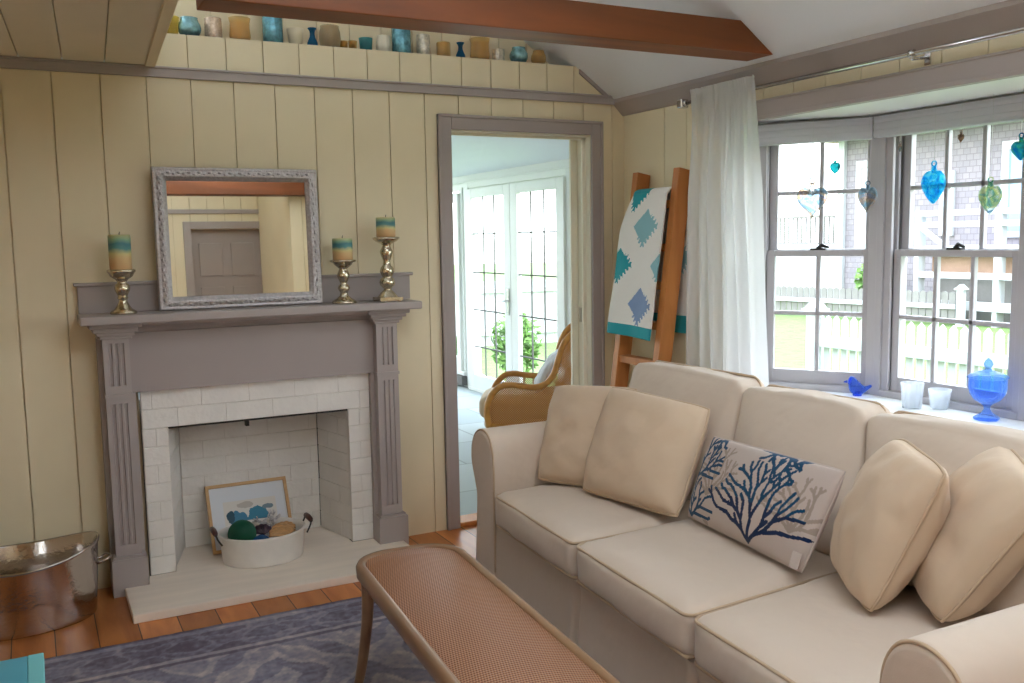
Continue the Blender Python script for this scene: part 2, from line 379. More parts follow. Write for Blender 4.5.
# ------------------------------------------------------------------ setting: walls, ceilings, floor
W = .1818                      # width of a wall board
CX = -4.7; YR = -6.4           # left wall and rear wall, behind the viewer
def boards(mb, a0, a1, z0, z1, holes, first, pitch, fn, gap=.0045, depth=.012):
    """upright boards with open grooves over a backing sheet; fn(a, d, z) with d the depth into the wall"""
    cuts = sorted(set([a0, a1] + [h[0] for h in holes] + [h[1] for h in holes] + [first+i*pitch for i in range(-60, 60) if a0 < first+i*pitch < a1]))
    grooves = set(round(first+i*pitch, 5) for i in range(-60, 60))
    for p, q in zip(cuts, cuts[1:]):
        if p < a0-1e-6 or q > a1+1e-6 or q-p < 1e-4: continue
        m = (p+q)/2; segs = [(z0, z1)]
        for h in holes:
            if h[0] < m < h[1]:
                segs = [t for (s0, s1) in segs for t in ((s0, min(s1, h[2])), (max(s0, h[3]), s1)) if t[1]-t[0] > 1e-3]
        pg = p + (gap/2 if round(p, 5) in grooves else 0); qg = q - (gap/2 if round(q, 5) in grooves else 0)
        for s0, s1 in segs:
            mb.box(pg, qg, 0, depth, s0, s1, 0, fn); mb.box(p, q, depth, .12, s0, s1, 0, fn)
DOOR = (-1.035, -.2175, 0, 2.03); FIRE = (-2.437, -1.623, 0, .69)
FB = (-2.545, -1.515, 0, .86)
mb = MB()
boards(mb, CX, 0, 0, 2.24, [DOOR, FB], -2.9866, W, lambda a, d, z: (a, d, z))
boards(mb, -2.44, .0, 2.24, 2.385, [], -2.266, .1625, lambda a, d, z: (a, d, z))
boards(mb, -2.6, .12, 2.385, 3.95, [], -2.29, .1625, lambda a, d, z: (a, d+.18, z))
mb.box(-2.6, .12, .012, .2, 2.365, 2.385)
struct(mb.build('wall_back', 'cream_wall'))
# right wall with the bay opening
BY0, BY1, ZS, ZH = -.86, -3.49, .755, 1.996
mb = MB()
boards(mb, YR, 0, 0, 2.24, [(BY1, BY0, ZS, ZH)], -.1827-60*W, W, lambda a, d, z: (d, a, z))
struct(mb.build('wall_right', 'cream_wall'))
# left wall (unseen window added beside the viewer to brighten the room) and rear wall (seen in the mirror)
mb = MB(); LW_ = [(-4.3, -3.3, .9, 2.0)]
boards(mb, YR, 0, 0, 2.24, LW_, -.2, W, lambda a, d, z: (CX-d, a, z))
struct(mb.build('wall_left', 'cream_wall'))
for i, h in enumerate(LW_):
    mb = MB(); 
    for u in (h[0], (h[0]+h[1])/2, h[1]): mb.box(CX-.09, CX+.02, u-.04, u+.04, h[2], h[3])
    for z in (h[2], (h[2]+h[3])/2, h[3]): mb.box(CX-.08, CX+.015, h[0], h[1], z-.035, z+.035)
    struct(mb.build('window_%d' % (8+i), 'white_paint'))  # frame of the added window, there only to let in more daylight
mb = MB(); RD = (-1.35, -.6, 0, 2.03)
boards(mb, CX, 0, 0, 3.9, [RD], -2.9866, W, lambda a, d, z: (a, YR-d, z))
struct(mb.build('wall_rear', 'cream_wall'))
mb = MB()
mb.box(RD[0]-.08, RD[0], YR, YR+.02, 0, 2.11); mb.box(RD[1], RD[1]+.08, YR, YR+.02, 0, 2.11); mb.box(RD[0], RD[1], YR, YR+.02, 2.03, 2.11)
mb.box(CX, 0, YR, YR+.02, 2.195, 2.242)
struct(mb.build('trim_6', 'gray_trim', bevel=.003))
mb = MB(); mb.box(RD[0], RD[1], YR-.11, YR-.07, .005, 2.03)
for (a, b) in ((-1.27, -1.02), (-.93, -.68)):
    for (c, d) in ((.2, .75), (.87, 1.4), (1.52, 1.88)): mb.box(a, b, YR-.07, YR-.055, c, d); 
struct(mb.build('door_3', 'gray_frieze', bevel=.006))
mb = MB(); boards(mb, -.62, 0, 0, 3.0, [], -.5, W, lambda a, d, z: (a, -5.0-d, z)); mb.box(-.62, 0, -6.4, -5.12, 0, 3.0)
struct(mb.build('wall_partition', 'cream_wall'))
mb = MB(); mb.box(-2.40, -.07, -5.05, -4.88, 2.237, 2.362); struct(mb.build('beam_rear', 'beam', bevel=.004))
# floor of the room and of the sun room
struct(MB().box(CX-.12, .12, YR-.12, .13, -.08, 0).build('floor', 'floor'))
XF = .95
struct(MB().box(-3.8, XF+.1, .13, 6.2, -.08, .0).build('floor_sunroom', 'flagstone'))
# ceilings
SL = .7
zc = lambda x: 2.2194 + SL*(-.07-x)
XRG = -2.42
mb = MB(); mb.prism([(.12, zc(.12)), (XRG, zc(XRG)), (XRG, zc(XRG)+.12), (.12, zc(.12)+.12)], lambda a, b, d: (a, d, b), YR-.1, .3)
struct(mb.build('ceiling_right', 'white_ceiling'))
mb = MB(); mb.prism([(CX-.1, zc(XRG)-SL*(XRG-CX+.1)), (XRG, zc(XRG)), (XRG, zc(XRG)+.12), (CX-.1, zc(XRG)-SL*(XRG-CX+.1)+.12)], lambda a, b, d: (a, d, b), YR-.1, .3)
struct(mb.build('ceiling_upper', 'white_ceiling'))
mb = MB()
boards(mb, CX, -2.443, YR, 0, [], -2.917, .1583, lambda a, d, y: (a+.056*y, y, 2.243+d))
struct(mb.build('ceiling_left', 'cream_ceiling'))
struct(MB().box(-2.443, -2.402, YR, -.001, 2.236, 2.40, 0, lambda x, y, z: (x+.056*y, y, z)).build('trim_5', 'cream_wall', bevel=.003))
# trims
mb = MB(); mb.box(CX, -.02, -.018, 0, 2.196, 2.242); mb.box(CX, -.02, -.026, 0, 2.232, 2.242)
struct(mb.build('trim_1', 'gray_trim', bevel=.003))
mb = MB()
mb.prism([(0, 2.14), (-.008, 2.14), (-.02, 2.15), (-.075, 2.205), (-.078, 2.2225), (0, 2.18)], lambda a, b, d: (a, d, b), YR, 0)
struct(mb.build('trim_2', 'gray_trim'))
mb = MB()
mb.prism([(-.06, zc(-.06)-.022), (-.285, zc(-.285)-.022), (-.285, zc(-.285)), (-.06, zc(-.06))], lambda a, b, d: (a, d, b), -.012, 0)
struct(mb.build('trim_3', 'gray_trim'))
# door casing, jamb and threshold
mb = MB()
for (a, b) in ((-1.1076, -1.035), (-.2175, -.1476)):
    mb.box(a, b, -.018, 0, 0, 2.1027); o_ = a if a < -1 else b
    mb.box(o_ if a < -1 else o_-.016, o_+.016 if a < -1 else o_, -.026, 0, 0, 2.1027)
mb.box(-1.035, -.2175, -.018, 0, 2.03, 2.1027); mb.box(-1.1076, -.1476, -.026, 0, 2.087, 2.1027)
struct(mb.build('trim_4', 'gray_trim', bevel=.004))
mb = MB()
mb.box(-1.045, -1.03, 0, .13, 0, 2.03); mb.box(-.222, -.2075, 0, .13, 0, 2.03); mb.box(-1.03, -.222, 0, .13, 2.022, 2.04)
mb.box(-.245, -.222, .04, .055, 0, 2.022); mb.box(-1.03, -.222, .04, .055, 2.008, 2.022)
mb.box(-.262, -.2075, .131, .15, 0, 2.12); mb.box(-1.03, -.262, .131, .15, 2.055, 2.12)
struct(mb.build('trim_7', 'cream_jamb', bevel=.002))
struct(MB().box(-.2265, -.222, .075, .115, 1.02, 1.10).build('trim_12', 'chrome', bevel=.001))
struct(MB().box(-1.03, -.222, .0, .13, 0, .022).build('door_sill', 'ladder', bevel=.006))

# ------------------------------------------------------------------ bay window
def frame_fn(o, u):
    """local (along, inward, up) to world for a window plane starting at o and running along u"""
    u = V((u[0], u[1], 0)).normalized(); n = V((u[1], -u[0], 0))
    if n.x > 0: n = -n
    o = V((o[0], o[1], 0))
    return lambda a, d, z: tuple(o + u*a + n*d + V((0, 0, z)))
def double_hung(name, fn, L, jamb, cols, sash0, sash1, jamb1=None):
    jb = jamb1 or jamb
    """L: length of the unit; sash edges at sash0..sash1 along it"""
    w = sempty(name, fn(L/2, 0, .78))
    mb = MB()
    mb.box(0, jamb, -.09, .03, .765, 1.985, 0, fn); mb.box(L-jb, L, -.09, .03, .765, 1.985, 0, fn)
    mb.box(jamb, L-jb, -.09, .03, .765, .803, 0, fn); mb.box(jamb, L-jb, -.09, .03, 1.93, 1.985, 0, fn)
    for a, b in ((jamb, sash0), (sash1, L-jb)):
        mb.box(a, b, -.085, -.06, .80, 1.93, 0, fn); mb.box(a, b, -.03, -.018, .80, 1.93, 0, fn); mb.box(a, b, .004, .02, .80, 1.93, 0, fn)
    mb.build('frame', 'window_paint', w, bevel=.003)
    for nm, d, z0, z1, rb, rt in (('upper_sash', -.045, 1.386, 1.935, .03, .04), ('lower_sash', 0, .802, 1.412, .062, .028)):
        mb = MB(); st = .036; mb.box(sash0, sash0+st, d-.03, d, z0, z1, 0, fn); mb.box(sash1-st, sash1, d-.03, d, z0, z1, 0, fn)
        mb.box(sash0+st, sash1-st, d-.03, d, z0, z0+rb, 0, fn); mb.box(sash0+st, sash1-st, d-.03, d, z1-rt, z1, 0, fn)
        g0, g1 = sash0+st, sash1-st; zz = 1.672 if nm == 'upper_sash' else 1.125
        for k in range(1, cols):
            c = g0+(g1-g0)*k/cols; mb.box(c-.009, c+.009, d-.026, d-.004, z0+rb, z1-rt, 0, fn)
        mb.box(g0, g1, d-.026, d-.004, zz-.009, zz+.009, 0, fn)
        sa = mb.build(nm, 'window_paint', w, bevel=.002)
        mp = MB(); mp.face([fn(g0, d-.016, z0+rb), fn(g1, d-.016, z0+rb), fn(g1, d-.016, z1-rt), fn(g0, d-.016, z1-rt)]); mp.build('pane', 'pane', sa)
    c = (sash0+sash1)/2; mb = MB()
    mb.box(c-.035, c+.03, -.03, -.002, 1.412, 1.420, 0, fn); mb.tube([fn(c-.005, -.015, 1.422), fn(c+.012, -.012, 1.434), fn(c+.03, -.008, 1.428), fn(c+.045, -.004, 1.424)], [.007, .009, .007, .005], 8)
    mb.lathe([(0, 0), (.012, 0), (.012, .008), (0, .01)], fn(c, -.016, 1.418), 12)
    lt = mb.build('sash_lock', 'dark_latch', w); lt['label'] = 'dark sash lock'
    return w
XB = .36
fL = frame_fn((0, BY0), (XB, -1.40+.86)); LL = math.hypot(XB, .54)
double_hung('window_1', fL, LL+.02, .10, 2, .184, .644, .012)
fC = frame_fn((XB, -1.44), (0, -1))
double_hung('window_2', fC, .71, .035, 3, .07, .650, .03)
fC2 = frame_fn((XB, -2.19), (0, -1))
double_hung('window_3', fC2, .71, .045, 3, .072, .632)
fR = frame_fn((XB, -2.95), (-XB, -.54))
double_hung('window_4', fR, LL, .05, 2, .1, .56)
# corner posts, sill shelf, soffit and outer shell of the bay
mb = MB()
for y in (-1.42, -2.17, -2.92): mb.box(XB-.028, XB+.09, y-.024, y+.024, .765, 1.985)
struct(mb.build('trim_8', 'window_paint', bevel=.004))
bay = [(-.025, -.80), (0, -.80), (0, BY0), (XB+.09, -1.37), (XB+.09, -2.98), (0, BY1), (0, -3.55), (-.025, -3.55)]
struct(MB().prism(bay, lambda a, b, d: (a, b, d), .74, .775).build('trim_9', 'white_paint', bevel=.004))
bay2 = [(.012, BY0+.1), (XB+.14, -1.36), (XB+.14, -2.99), (.012, BY1-.1)]
mb = MB(); mb.prism(bay2, lambda a, b, d: (a, b, d if d > 2.05 else 1.996-.034*max(0, a)), 2.0, 2.12)
struct(mb.build('ceiling_bay', 'white_paint'))
mb = MB(); mb.prism(bay2, lambda a, b, d: (a+.001 if a > 0 else .121, b, d), .3, .74)
struct(mb.build('wall_bay', 'shingle'))
mb = MB(); mb.box(-.03, 0, -3.6, -.76, 2.004, 2.075); mb.box(-.038, 0, -3.6, -.76, 1.988, 2.004); mb.box(-.034, -.03, -3.6, -.76, 2.064, 2.075)
struct(mb.build('trim_10', 'gray_trim', bevel=.003))
# pleated shades drawn up at the top of each window
def shade(fn, a0, a1, label):
    mb = MB(); prof = [(.02, 1.978)]
    n = 3
    for i in range(n):
        z = 1.975-(1.975-1.888)*(i/n); prof += [(.062, z), (.064, z-.014), (.062, z-.026), (.060, z-.0275)]
    prof += [(.064, 1.888), (.02, 1.886)]
    mb.prism(prof, lambda d, z, a: fn(a, d, z), a0, a1)
    o = mb.build('window_shade', 'shade'); return tag(o, label, 'window shade', 'pleated shades in the bay window')
shade(fL, .06, .640, 'gray-white pleated shade gathered above the narrower two-column window beside the curtain')
shade(fC, .0, .70, 'gray-white pleated shade gathered above the wide window behind the blue lidded jar')

# ------------------------------------------------------------------ sun room beyond the doorway
def gridded(parent, y0, y1, z0, z1, cols, rails, fr, nm):
    """a glazed leaf in the plane x = XF with thin dark bars"""
    mb = MB(); t = .045
    mb.box(XF-t, XF, y0, y0+fr, z0, z1); mb.box(XF-t, XF, y1-fr, y1, z0, z1)
    mb.box(XF-t, XF, y0+fr, y1-fr, z0, z0+.14); mb.box(XF-t, XF, y0+fr, y1-fr, z1-.09, z1)
    p = mb.build(nm, 'white_paint', parent, bevel=.004)
    g0, g1 = y0+fr, y1-fr
    mb = MB()
    for k in range(1, cols): c = g0+(g1-g0)*k/cols; mb.box(XF-.03, XF-.018, c-.0055, c+.0055, z0+.14, z1-.09)
    for z in rails: mb.box(XF-.03, XF-.018, g0, g1, z-.006, z+.006)
    mb.build('glazing_bar', 'weathered', p)
    mp = MB(); mp.face([(XF-.024, g0, z0+.14), (XF-.024, g1, z0+.14), (XF-.024, g1, z1-.09), (XF-.024, g0, z1-.09)]); mp.build('pane', 'pane', p)
    return p
d1 = sempty('door_1', (XF, 3.6, 0)); gridded(d1, 3.14, 4.085, .03, 1.975, 3, (.445, .806, 1.17, 1.54), .125, 'leaf')
d2 = sempty('door_2', (XF, 2.6, 0)); lf = gridded(d2, 2.195, 3.135, .03, 1.975, 3, (.445, .806, 1.17, 1.54), .125, 'leaf')
mb = MB(); mb.box(XF-.056, XF-.045, 3.165, 3.20, .80, 1.04); mb.tube([(XF-.05, 3.182, .93), (XF-.09, 3.182, .93), (XF-.095, 3.22, .932), (XF-.092, 3.30, .925)], .009, 8)
h = mb.build('door_handle', 'chrome', d2); h['label'] = 'chrome lever handle'
w7 = sempty('window_7', (XF, 4.8, 0)); gridded(w7, 4.27, 5.3, .16, 1.95, 3, (.5, .84, 1.17, 1.54), .09, 'sash')
mb = MB()
mb.box(XF, XF+.1, 5.3, 6.2, -.0, 3.0); mb.box(XF, XF+.1, .13, 2.19, 0, 3.0); mb.box(XF, XF+.1, 2.19, 5.3, 1.98, 3.0)
mb.box(.121, XF+.1, .04, .305, -.1, 3.0); mb.box(XF, XF+.1, 4.09, 4.27, 0, 1.98); mb.box(XF, XF+.1, 4.27, 5.3, 0, .15)
struct(mb.build('wall_sunroom', 'white_paint'))
mb = MB()
for y in (2.15, 4.13): mb.box(XF-.02, XF, y-.05, y+.05, 0, 2.05)
mb.box(XF-.019, XF-.0005, 2.201, 4.079, 1.985, 2.05); mb.box(XF-.03, XF, 2.1, 5.4, 2.04, 2.055)
mb.box(XF-.018, XF-.0005, 4.22, 4.29, .161, 2.0); mb.box(XF-.05, XF, 4.2, 5.4, .12, .16)
mb.box(XF-.05, XF, 2.2, 4.09, 0, .03)
struct(mb.build('trim_11', 'white_paint', bevel=.004))
mb = MB(); mb.box(XF-.07, XF-.001, 4.2, 6.1, .02, .11); mb.box(XF-.075, XF-.05, 4.2, 6.1, .085, .115)
struct(mb.build('baseboard_sunroom', 'weathered', bevel=.004))
mb = MB(); mb.prism([(XF+.1, 2.10), (-3.8, 2.85), (-3.8, 2.95), (XF+.1, 2.2)], lambda a, b, d: (a, d, b), .302, 6.3)
struct(mb.build('ceiling_sunroom', 'white_ceiling'))
mb = MB(); mb.box(-3.9, -3.8, .13, 6.3, 0, 3)
mb.box(-3.9, XF+.1, 6.2, 6.3, 0, .5); mb.box(-3.9, XF+.1, 6.2, 6.3, 2.15, 3)
for x in (-3.8, -2.2, -.7, XF): mb.box(x-.15, x+.15, 6.2, 6.3, .5, 2.15)  # gaps between these piers are out-of-view openings, added for more light
struct(mb.build('wall_sunroom_far', 'white_paint'))
#PART3
# ------------------------------------------------------------------ outside
G = -.35
struct(MB().box(-30, 60, -30, 60, G-.1, G).build('lawn', 'lawn'))
def bush(name, c, r, n, leaf, label, group=None):
    rnd = random.Random(hash((round(c[0], 2), round(c[1], 2))) % 1000); mb = MB()
    for i in range(n):
        d = V((rnd.gauss(0, 1), rnd.gauss(0, 1), rnd.gauss(0, 1))).normalized()*(rnd.random()**.4)
        p = V(c) + V((d.x*r[0], d.y*r[0], d.z*r[1])); a = V((rnd.gauss(0, 1), rnd.gauss(0, 1), rnd.gauss(0, .6))).normalized(); b = a.orthogonal().normalized()
        q = a.cross(b)*.12*leaf; mb.face([p-a*leaf, p+b*leaf*.45+q, p+a*leaf, p-b*leaf*.45+q])
    t = thing(name, label, 'shrub', (c[0], c[1], G), group)
    mb.build('foliage', 'leaf', t, recalc=False)
    mb = MB()
    for k in range(4): mb.tube([(c[0]+.03*k-.05, c[1], G), (c[0]+(k-1.5)*r[0]*.4, c[1]+((k*7) % 3-1)*r[0]*.3, c[2])], [.02, .008], 6)
    mb.build('stem', 'brown_board', t)
def line_fn(p, q):
    p = V((p[0], p[1], 0)); q = V((q[0], q[1], 0)); u = (q-p).normalized(); n = V((u.y, -u.x, 0))
    return (lambda a, d, z: tuple(p+u*a+n*d+V((0, 0, z)))), (q-p).length
def picket_fence(name, label, p, q, z1, pitch, wd, rails, post_at, mat, post_top, pointed=True):
    fn, L = line_fn(p, q); t = thing(name, label, 'fence', (*p, G)); mb = MB(); a = pitch/2
    while a < L:
        if pointed: mb.prism([(a-wd/2, G+.05), (a+wd/2, G+.05), (a+wd/2, z1-.04), (a, z1), (a-wd/2, z1-.04)], lambda x, z, d: fn(x, d, z), 0, .02)
        else: mb.box(a-wd/2, a+wd/2, 0, .02, G+.03, z1, 0, fn)
        a += pitch
    mb.build('picket_panel', mat, t)
    for z, h in rails: 
        o = MB().box(0, L, .02, .07, z-h/2, z+h/2, 0, fn).build('rail', 'fence_white', t, bevel=.004)
    for s in post_at:
        mb = MB(); mb.box(s-.065, s+.065, -.05, .08, G, post_top, 0, fn)
        mb.box(s-.1, s+.1, -.085, .115, post_top, post_top+.035, 0, fn)
        mb.prism([(s-.085, post_top+.035), (s+.085, post_top+.035), (s, post_top+.11)], lambda x, z, d: fn(x, d, z), -.07, .1)
        mb.build('post', 'fence_white', t, bevel=.004)
    return t
picket_fence('picket_fence', 'white picket fence with a capped post right outside the bay window', (4.33, 2.84), (4.40, -3.2), .655, .112, .072, [(.385, .115), (-.12, .1)], (0, 2.45, 4.9), 'fence_white', .68)
picket_fence('board_fence', 'weathered gray board fence with a white rail across the far lawn', (11.9, 14.0), (13.05, 7.8), .33, .15, .13, [(.03, .09)], (6.4,), 'weathered', .36)
picket_fence('panel_fence', 'white fence across the lawn beyond the french doors', (1.3, 10.3), (8.2, 9.4), .78, .17, .155, [(.62, .08), (-.1, .08)], (0, 2.3, 4.6), 'fence_white', .82, False)
bush('garden_shrub', (2.05, 5.25, .28), (.30, .40), 560, .06, 'leafy green shrub on the lawn behind the right french door')
bush('garden_shrub', (1.62, 6.3, .05), (.2, .34), 320, .06, 'smaller green shrub glimpsed past the french door handle')
bush('fence_shrub', (14.0, 15.0, .45), (.45, .45), 420, .11, 'bright shrub rising above the gray fence, beside the curtain')
bush('fence_shrub', (14.3, 11.0, .42), (.35, .4), 360, .11, 'bright shrub rising above the gray fence, nearest the neighboring house')
t = thing('garden_table', 'small white round table on the lawn beyond the wicker chair', 'table', (2.62, 4.62, G))
MB().lathe([(0, .56), (.30, .56), (.31, .575), (.30, .59), (0, .59)], (2.62, 4.62, G), 32).build('tabletop', 'fence_white', t)
MB().lathe([(.16, 0), (.17, .02), (.03, .05), (.025, .3), (.04, .56)], (2.62, 4.62, G), 20).build('pedestal', 'fence_white', t)
# neighboring house
hs = thing('neighbor_house', 'gray shingled house with a raised white deck beyond the fences', 'house', (18, 4, G))
mb = MB(); mb.box(15, 22, -6, 12.6, G, 3.75); mb.build('wall', 'shingle', hs)
mb = MB(); mb.box(14.2, 22.4, -6.5, 13.0, 3.72, 3.9); mb.build('roof_eave', 'roof', hs)
mb = MB(); mb.box(14.15, 14.3, -6.5, 13.0, 3.72, 3.95); mb.box(14.9, 15.05, 12.45, 12.65, G, 3.72); mb.build('gutter', 'fence_white', hs)
for (y0, y1, z0, z1) in ((6.6, 8.3, 1.35, 3.3), (11.2, 12.1, 1.1, 3.2), (9.4, 9.75, 1.4, 2.8)):
    mb = MB(); mb.box(14.93, 14.999, y0, y0+.16, z0, z1); mb.box(14.93, 14.999, y1-.16, y1, z0, z1); mb.box(14.93, 14.999, y0+.16, y1-.16, z1-.16, z1); mb.box(14.93, 14.999, y0+.16, y1-.16, z0, z0+.12)
    mb.box(14.95, 14.965, (y0+y1)/2-.03, (y0+y1)/2+.03, z0+.12, z1-.16)
    w = mb.build('house_window', 'fence_white', hs)
    MB().box(14.97, 14.99, y0+.16, y1-.16, z0+.12, z1-.16).build('glass', 'house_glass' if y0 < 9 else 'shade', w)
mb = MB(); mb.box(13.4, 15, -5, 9.0, 1.02, 1.2); mb.build('deck_floor', 'fence_white', hs)
for z in (1.63, 1.86):
    mb = MB(); mb.box(13.38, 13.5, -5, 9.0, z-.055, z+.055); mb.build('deck_rail', 'fence_white', hs)
for y in (9.0, 7.2, 5.4, 3.6):
    mb = MB(); mb.box(13.33, 13.55, y-.05, y+.05, G, 1.925); mb.build('deck_post', 'fence_white', hs)
mb = MB(); mb.box(13.7, 14.9, -5, 8.9, .66, .99); mb.build('deck_skirt', 'brown_board', hs)
mb = MB(); mb.box(13.75, 14.9, -5, 8.88, G, .66); mb.build('deck_base', 'weathered', hs)
mb = MB(); mb.box(13.35, 13.45, -5, 9.0, .56, .68); mb.box(13.3, 13.45, -5, 8.6, -.05, .12); mb.build('deck_beam', 'fence_white', hs)
st_ = MB(); st_.prism([(8.9, 1.68), (8.2, 1.22), (8.2, 1.12), (8.9, 1.58)], lambda a, b, d: (d, a, b), 13.2, 13.27); st_.build('stair_rail', 'fence_white', hs)
hg = thing('white_building', 'low white building with a railed roof deck beyond the gray fence', 'building', (18.5, 17, G))
MB().box(16.5, 21, 13.1, 21, G, 1.15).build('wall', 'fence_white', hg)
mb = MB(); mb.box(16.6, 16.66, 13.15, 21, 1.93, 1.99); mb.box(16.6, 16.66, 13.15, 21, 1.2, 1.25)
y = 13.2
while y < 21: mb.box(16.61, 16.65, y-.02, y+.02, 1.2, 1.95); y += .17
mb.build('railing', 'weathered', hg)

# ------------------------------------------------------------------ fireplace
fp = thing('fireplace', 'gray wooden mantel with fluted pilasters around a white painted brick fireplace', 'fireplace', (-2.03, -.1, 0))
ML, MR_, YM = -2.768, -1.300, -.234
mb = MB(); mb.box(ML, MR_, YM, -.0, 1.166, 1.202); mb.build('mantel_shelf', 'gray_trim', fp, bevel=.006)
mb = MB()
prof = [(-.10, 1.10), (-.118, 1.105), (-.122, 1.118), (-.14, 1.132), (-.17, 1.142), (-.178, 1.15), (-.19, 1.152), (-.19, 1.1665), (-.02, 1.1665), (-.02, 1.10)]
mb.prism([(-.08, 1.118), (-.092, 1.125), (-.11, 1.138), (-.165, 1.15), (-.17, 1.166), (-.02, 1.166), (-.02, 1.118)], lambda a, b, d: (d, a, b), ML+.09, MR_-.09)
for x0, x1 in ((-2.685, -2.582), (-1.498, -1.393)):
    for k, (e_, z0, z1) in enumerate(((.012, 1.098, 1.112), (.022, 1.112, 1.128), (.036, 1.128, 1.146), (.05, 1.146, 1.1662))):
        mb.box(x0-e_, x1+e_, -.13-e_, -.02, z0, z1)
mb.build('bed_moulding', 'gray_trim', fp, bevel=.004)
def pilaster(x0, x1):
    yf = -.13; mb = MB(); w = x1-x0; c = (x0+x1)/2
    def sec(fl):
        pts = [(x0, -.02), (x0, yf)]
        if fl:
            for k in (-1, 0, 1):
                m = c+k*.0235; pts += [(m-.0075, yf), (m-.0045, yf+.008), (m+.0045, yf+.008), (m+.0075, yf)]
        return pts + [(x1, yf), (x1, -.02)]
    f = lambda a, b, d: (a, b, d)
    mb.prism(sec(0), f, .17, .215); mb.prism(sec(1), f, .215, .825); mb.prism(sec(0), f, .825, .9)
    mb.prism(sec(1), f, .9, 1.08); mb.prism(sec(0), f, 1.08, 1.10)
    mb.box(x0-.004, x1+.004, yf-.006, -.02, .852, .866)
    mb.box(x0-.02, x1+.02, yf-.022, -.0, 0.0, .158); mb.box(x0-.012, x1+.012, yf-.014, -.0, .158, .17)
    mb.box(x0-.018, x0, -.082, 0, 0, 1.10); mb.box(x1, x1+.018, -.082, 0, .17, .86)
    mb.build('pilaster', 'gray_trim', fp)
pilaster(-2.685, -2.582); pilaster(-1.498, -1.393)
mb = MB(); mb.box(-2.5815, -1.4985, -.086, -.02, .861, 1.117); mb.build('frieze_panel', 'gray_frieze', fp)
mb = MB(); mb.box(-2.762, -1.28, -.025, 0, 1.202, 1.318); mb.box(-2.775, -1.267, -.038, 0, 1.318, 1.332); mb.build('mantel_backboard', 'gray_trim', fp, bevel=.003)
def bricks(mb, u0, u1, z0, z1, fn, bl=.208, ch=.0805, depth=.03, off=0., seed=1):
    rnd = random.Random(seed); nr = max(1, round((z1-z0)/ch)); h = (z1-z0)/nr; g = .0012
    for r in range(nr):
        a = u0 - ((r % 2)*bl/2 + off) % bl
        while a < u1:
            p, q = max(a, u0), min(a+bl, u1)
            if q-p > .012:
                j = rnd.uniform(-.0014, .0014); mb.box(p+g, q-g, j, depth, z0+r*h+g, z0+(r+1)*h-g, 0, fn)
            a += bl
        mb.box(u0, u1, .003, depth, z0+r*h, z0+(r+1)*h, 1, fn)
mb = MB(); f = lambda a, d, z: (a, -.05+d, z)
bricks(mb, -2.545, -1.515, .69, .86, f, off=.06, seed=3, ch=.085)
bricks(mb, -2.545, -2.437, .036, .69, f, bl=.109, seed=4, off=.0); bricks(mb, -1.623, -1.515, .036, .69, f, bl=.109, seed=5)
mb.build('brick_surround', ['white_brick', 'mortar'], fp, bevel=.0025)
mb = MB()
bl_, br_, yb, zt = -2.355, -1.69, .27, .72
def slant(p, q):
    p, q = V((p[0], p[1], 0)), V((q[0], q[1], 0)); u = (q-p).normalized(); n = V((-u.y, u.x, 0))
    return (lambda a, d, z: tuple(p+u*a+n*d+V((0, 0, z)))), (q-p).length
for p, q, sd in (((-2.437, -.02), (bl_, yb), 6), ((bl_, yb), (br_, yb), 7), ((br_, yb), (-1.623, -.02), 8)):
    fn, L = slant(p, q); bricks(mb, 0, L, .036, zt, fn, depth=.04, seed=sd)
mb.build('firebox', ['white_brick', 'mortar'], fp, bevel=.0025)
mb = MB(); mb.box(-2.5, -1.56, -.03, .36, zt, .76); mb.box(-2.52, -1.54, yb+.03, .36, .0, .76); mb.box(-2.54, -2.46, -.0, .36, 0, .76); mb.box(-1.60, -1.515, -.0, .36, 0, .76); mb.box(-2.435, -1.625, -.045, -.0, .682, .692)
mb.box(-2.10, -2.085, -.03, .0, .655, .69); mb.build('flue_plate', 'soot', fp)
mb = MB(); mb.prism([(-2.66, -.4895), (-1.40, -.4895), (-1.40, -.153), (-1.518, -.153), (-1.518, -.045), (-1.623, -.045), (-1.623, .3), (-2.437, .3), (-2.437, -.045), (-2.562, -.045), (-2.562, -.153), (-2.66, -.153)], lambda a, b, d: (a, b, d), 0.0, .036)
mb.build('hearth', 'hearth', fp, bevel=.004)

# ------------------------------------------------------------------ mirror and candles on the mantel
def frame_ring(mb, w, h, prof, fn):
    """sweep a frame profile (inset from the outer edge, height) round a w x h rectangle with mitred corners"""
    rings = []
    for ins, hg in prof:
        a, b = w/2-ins, h/2-ins; rings.append([(-a, -b, hg), (a, -b, hg), (a, b, hg), (-a, b, hg)])
    n = 40
    for A, B in zip(rings, rings[1:]):
        for k in range(4):
            p0, p1, q0, q1 = V(A[k]), V(A[(k+1) % 4]), V(B[k]), V(B[(k+1) % 4])
            for i in range(n):
                s0, s1 = i/n, (i+1)/n
                mb.face([fn(*p0.lerp(p1, s0)), fn(*p0.lerp(p1, s1)), fn(*q0.lerp(q1, s1)), fn(*q0.lerp(q1, s0))])
mw, mh = .712, .612
tilt = math.atan2(.018, .60)
mc = V((-2.092, -.062, 1.203+mh/2*math.cos(tilt)))
def mfn(a, b, d):
    up = V((0, math.sin(tilt), math.cos(tilt))); nn = V((0, -math.cos(tilt), math.sin(tilt)))
    return tuple(mc + V((a, 0, 0)) + up*b + nn*d)
mi = thing('framed_mirror', 'large silver framed mirror leaning on the mantel', 'mirror', (mc.x, mc.y, 1.203))
mb = MB(); frame_ring(mb, mw, mh, [(0, -.012), (0, .014), (.006, .02), (.012, .016), (.018, .017), (.036, .026), (.044, .022), (.05, .012), (.056, .012), (.058, .004), (.058, -.012)], mfn)
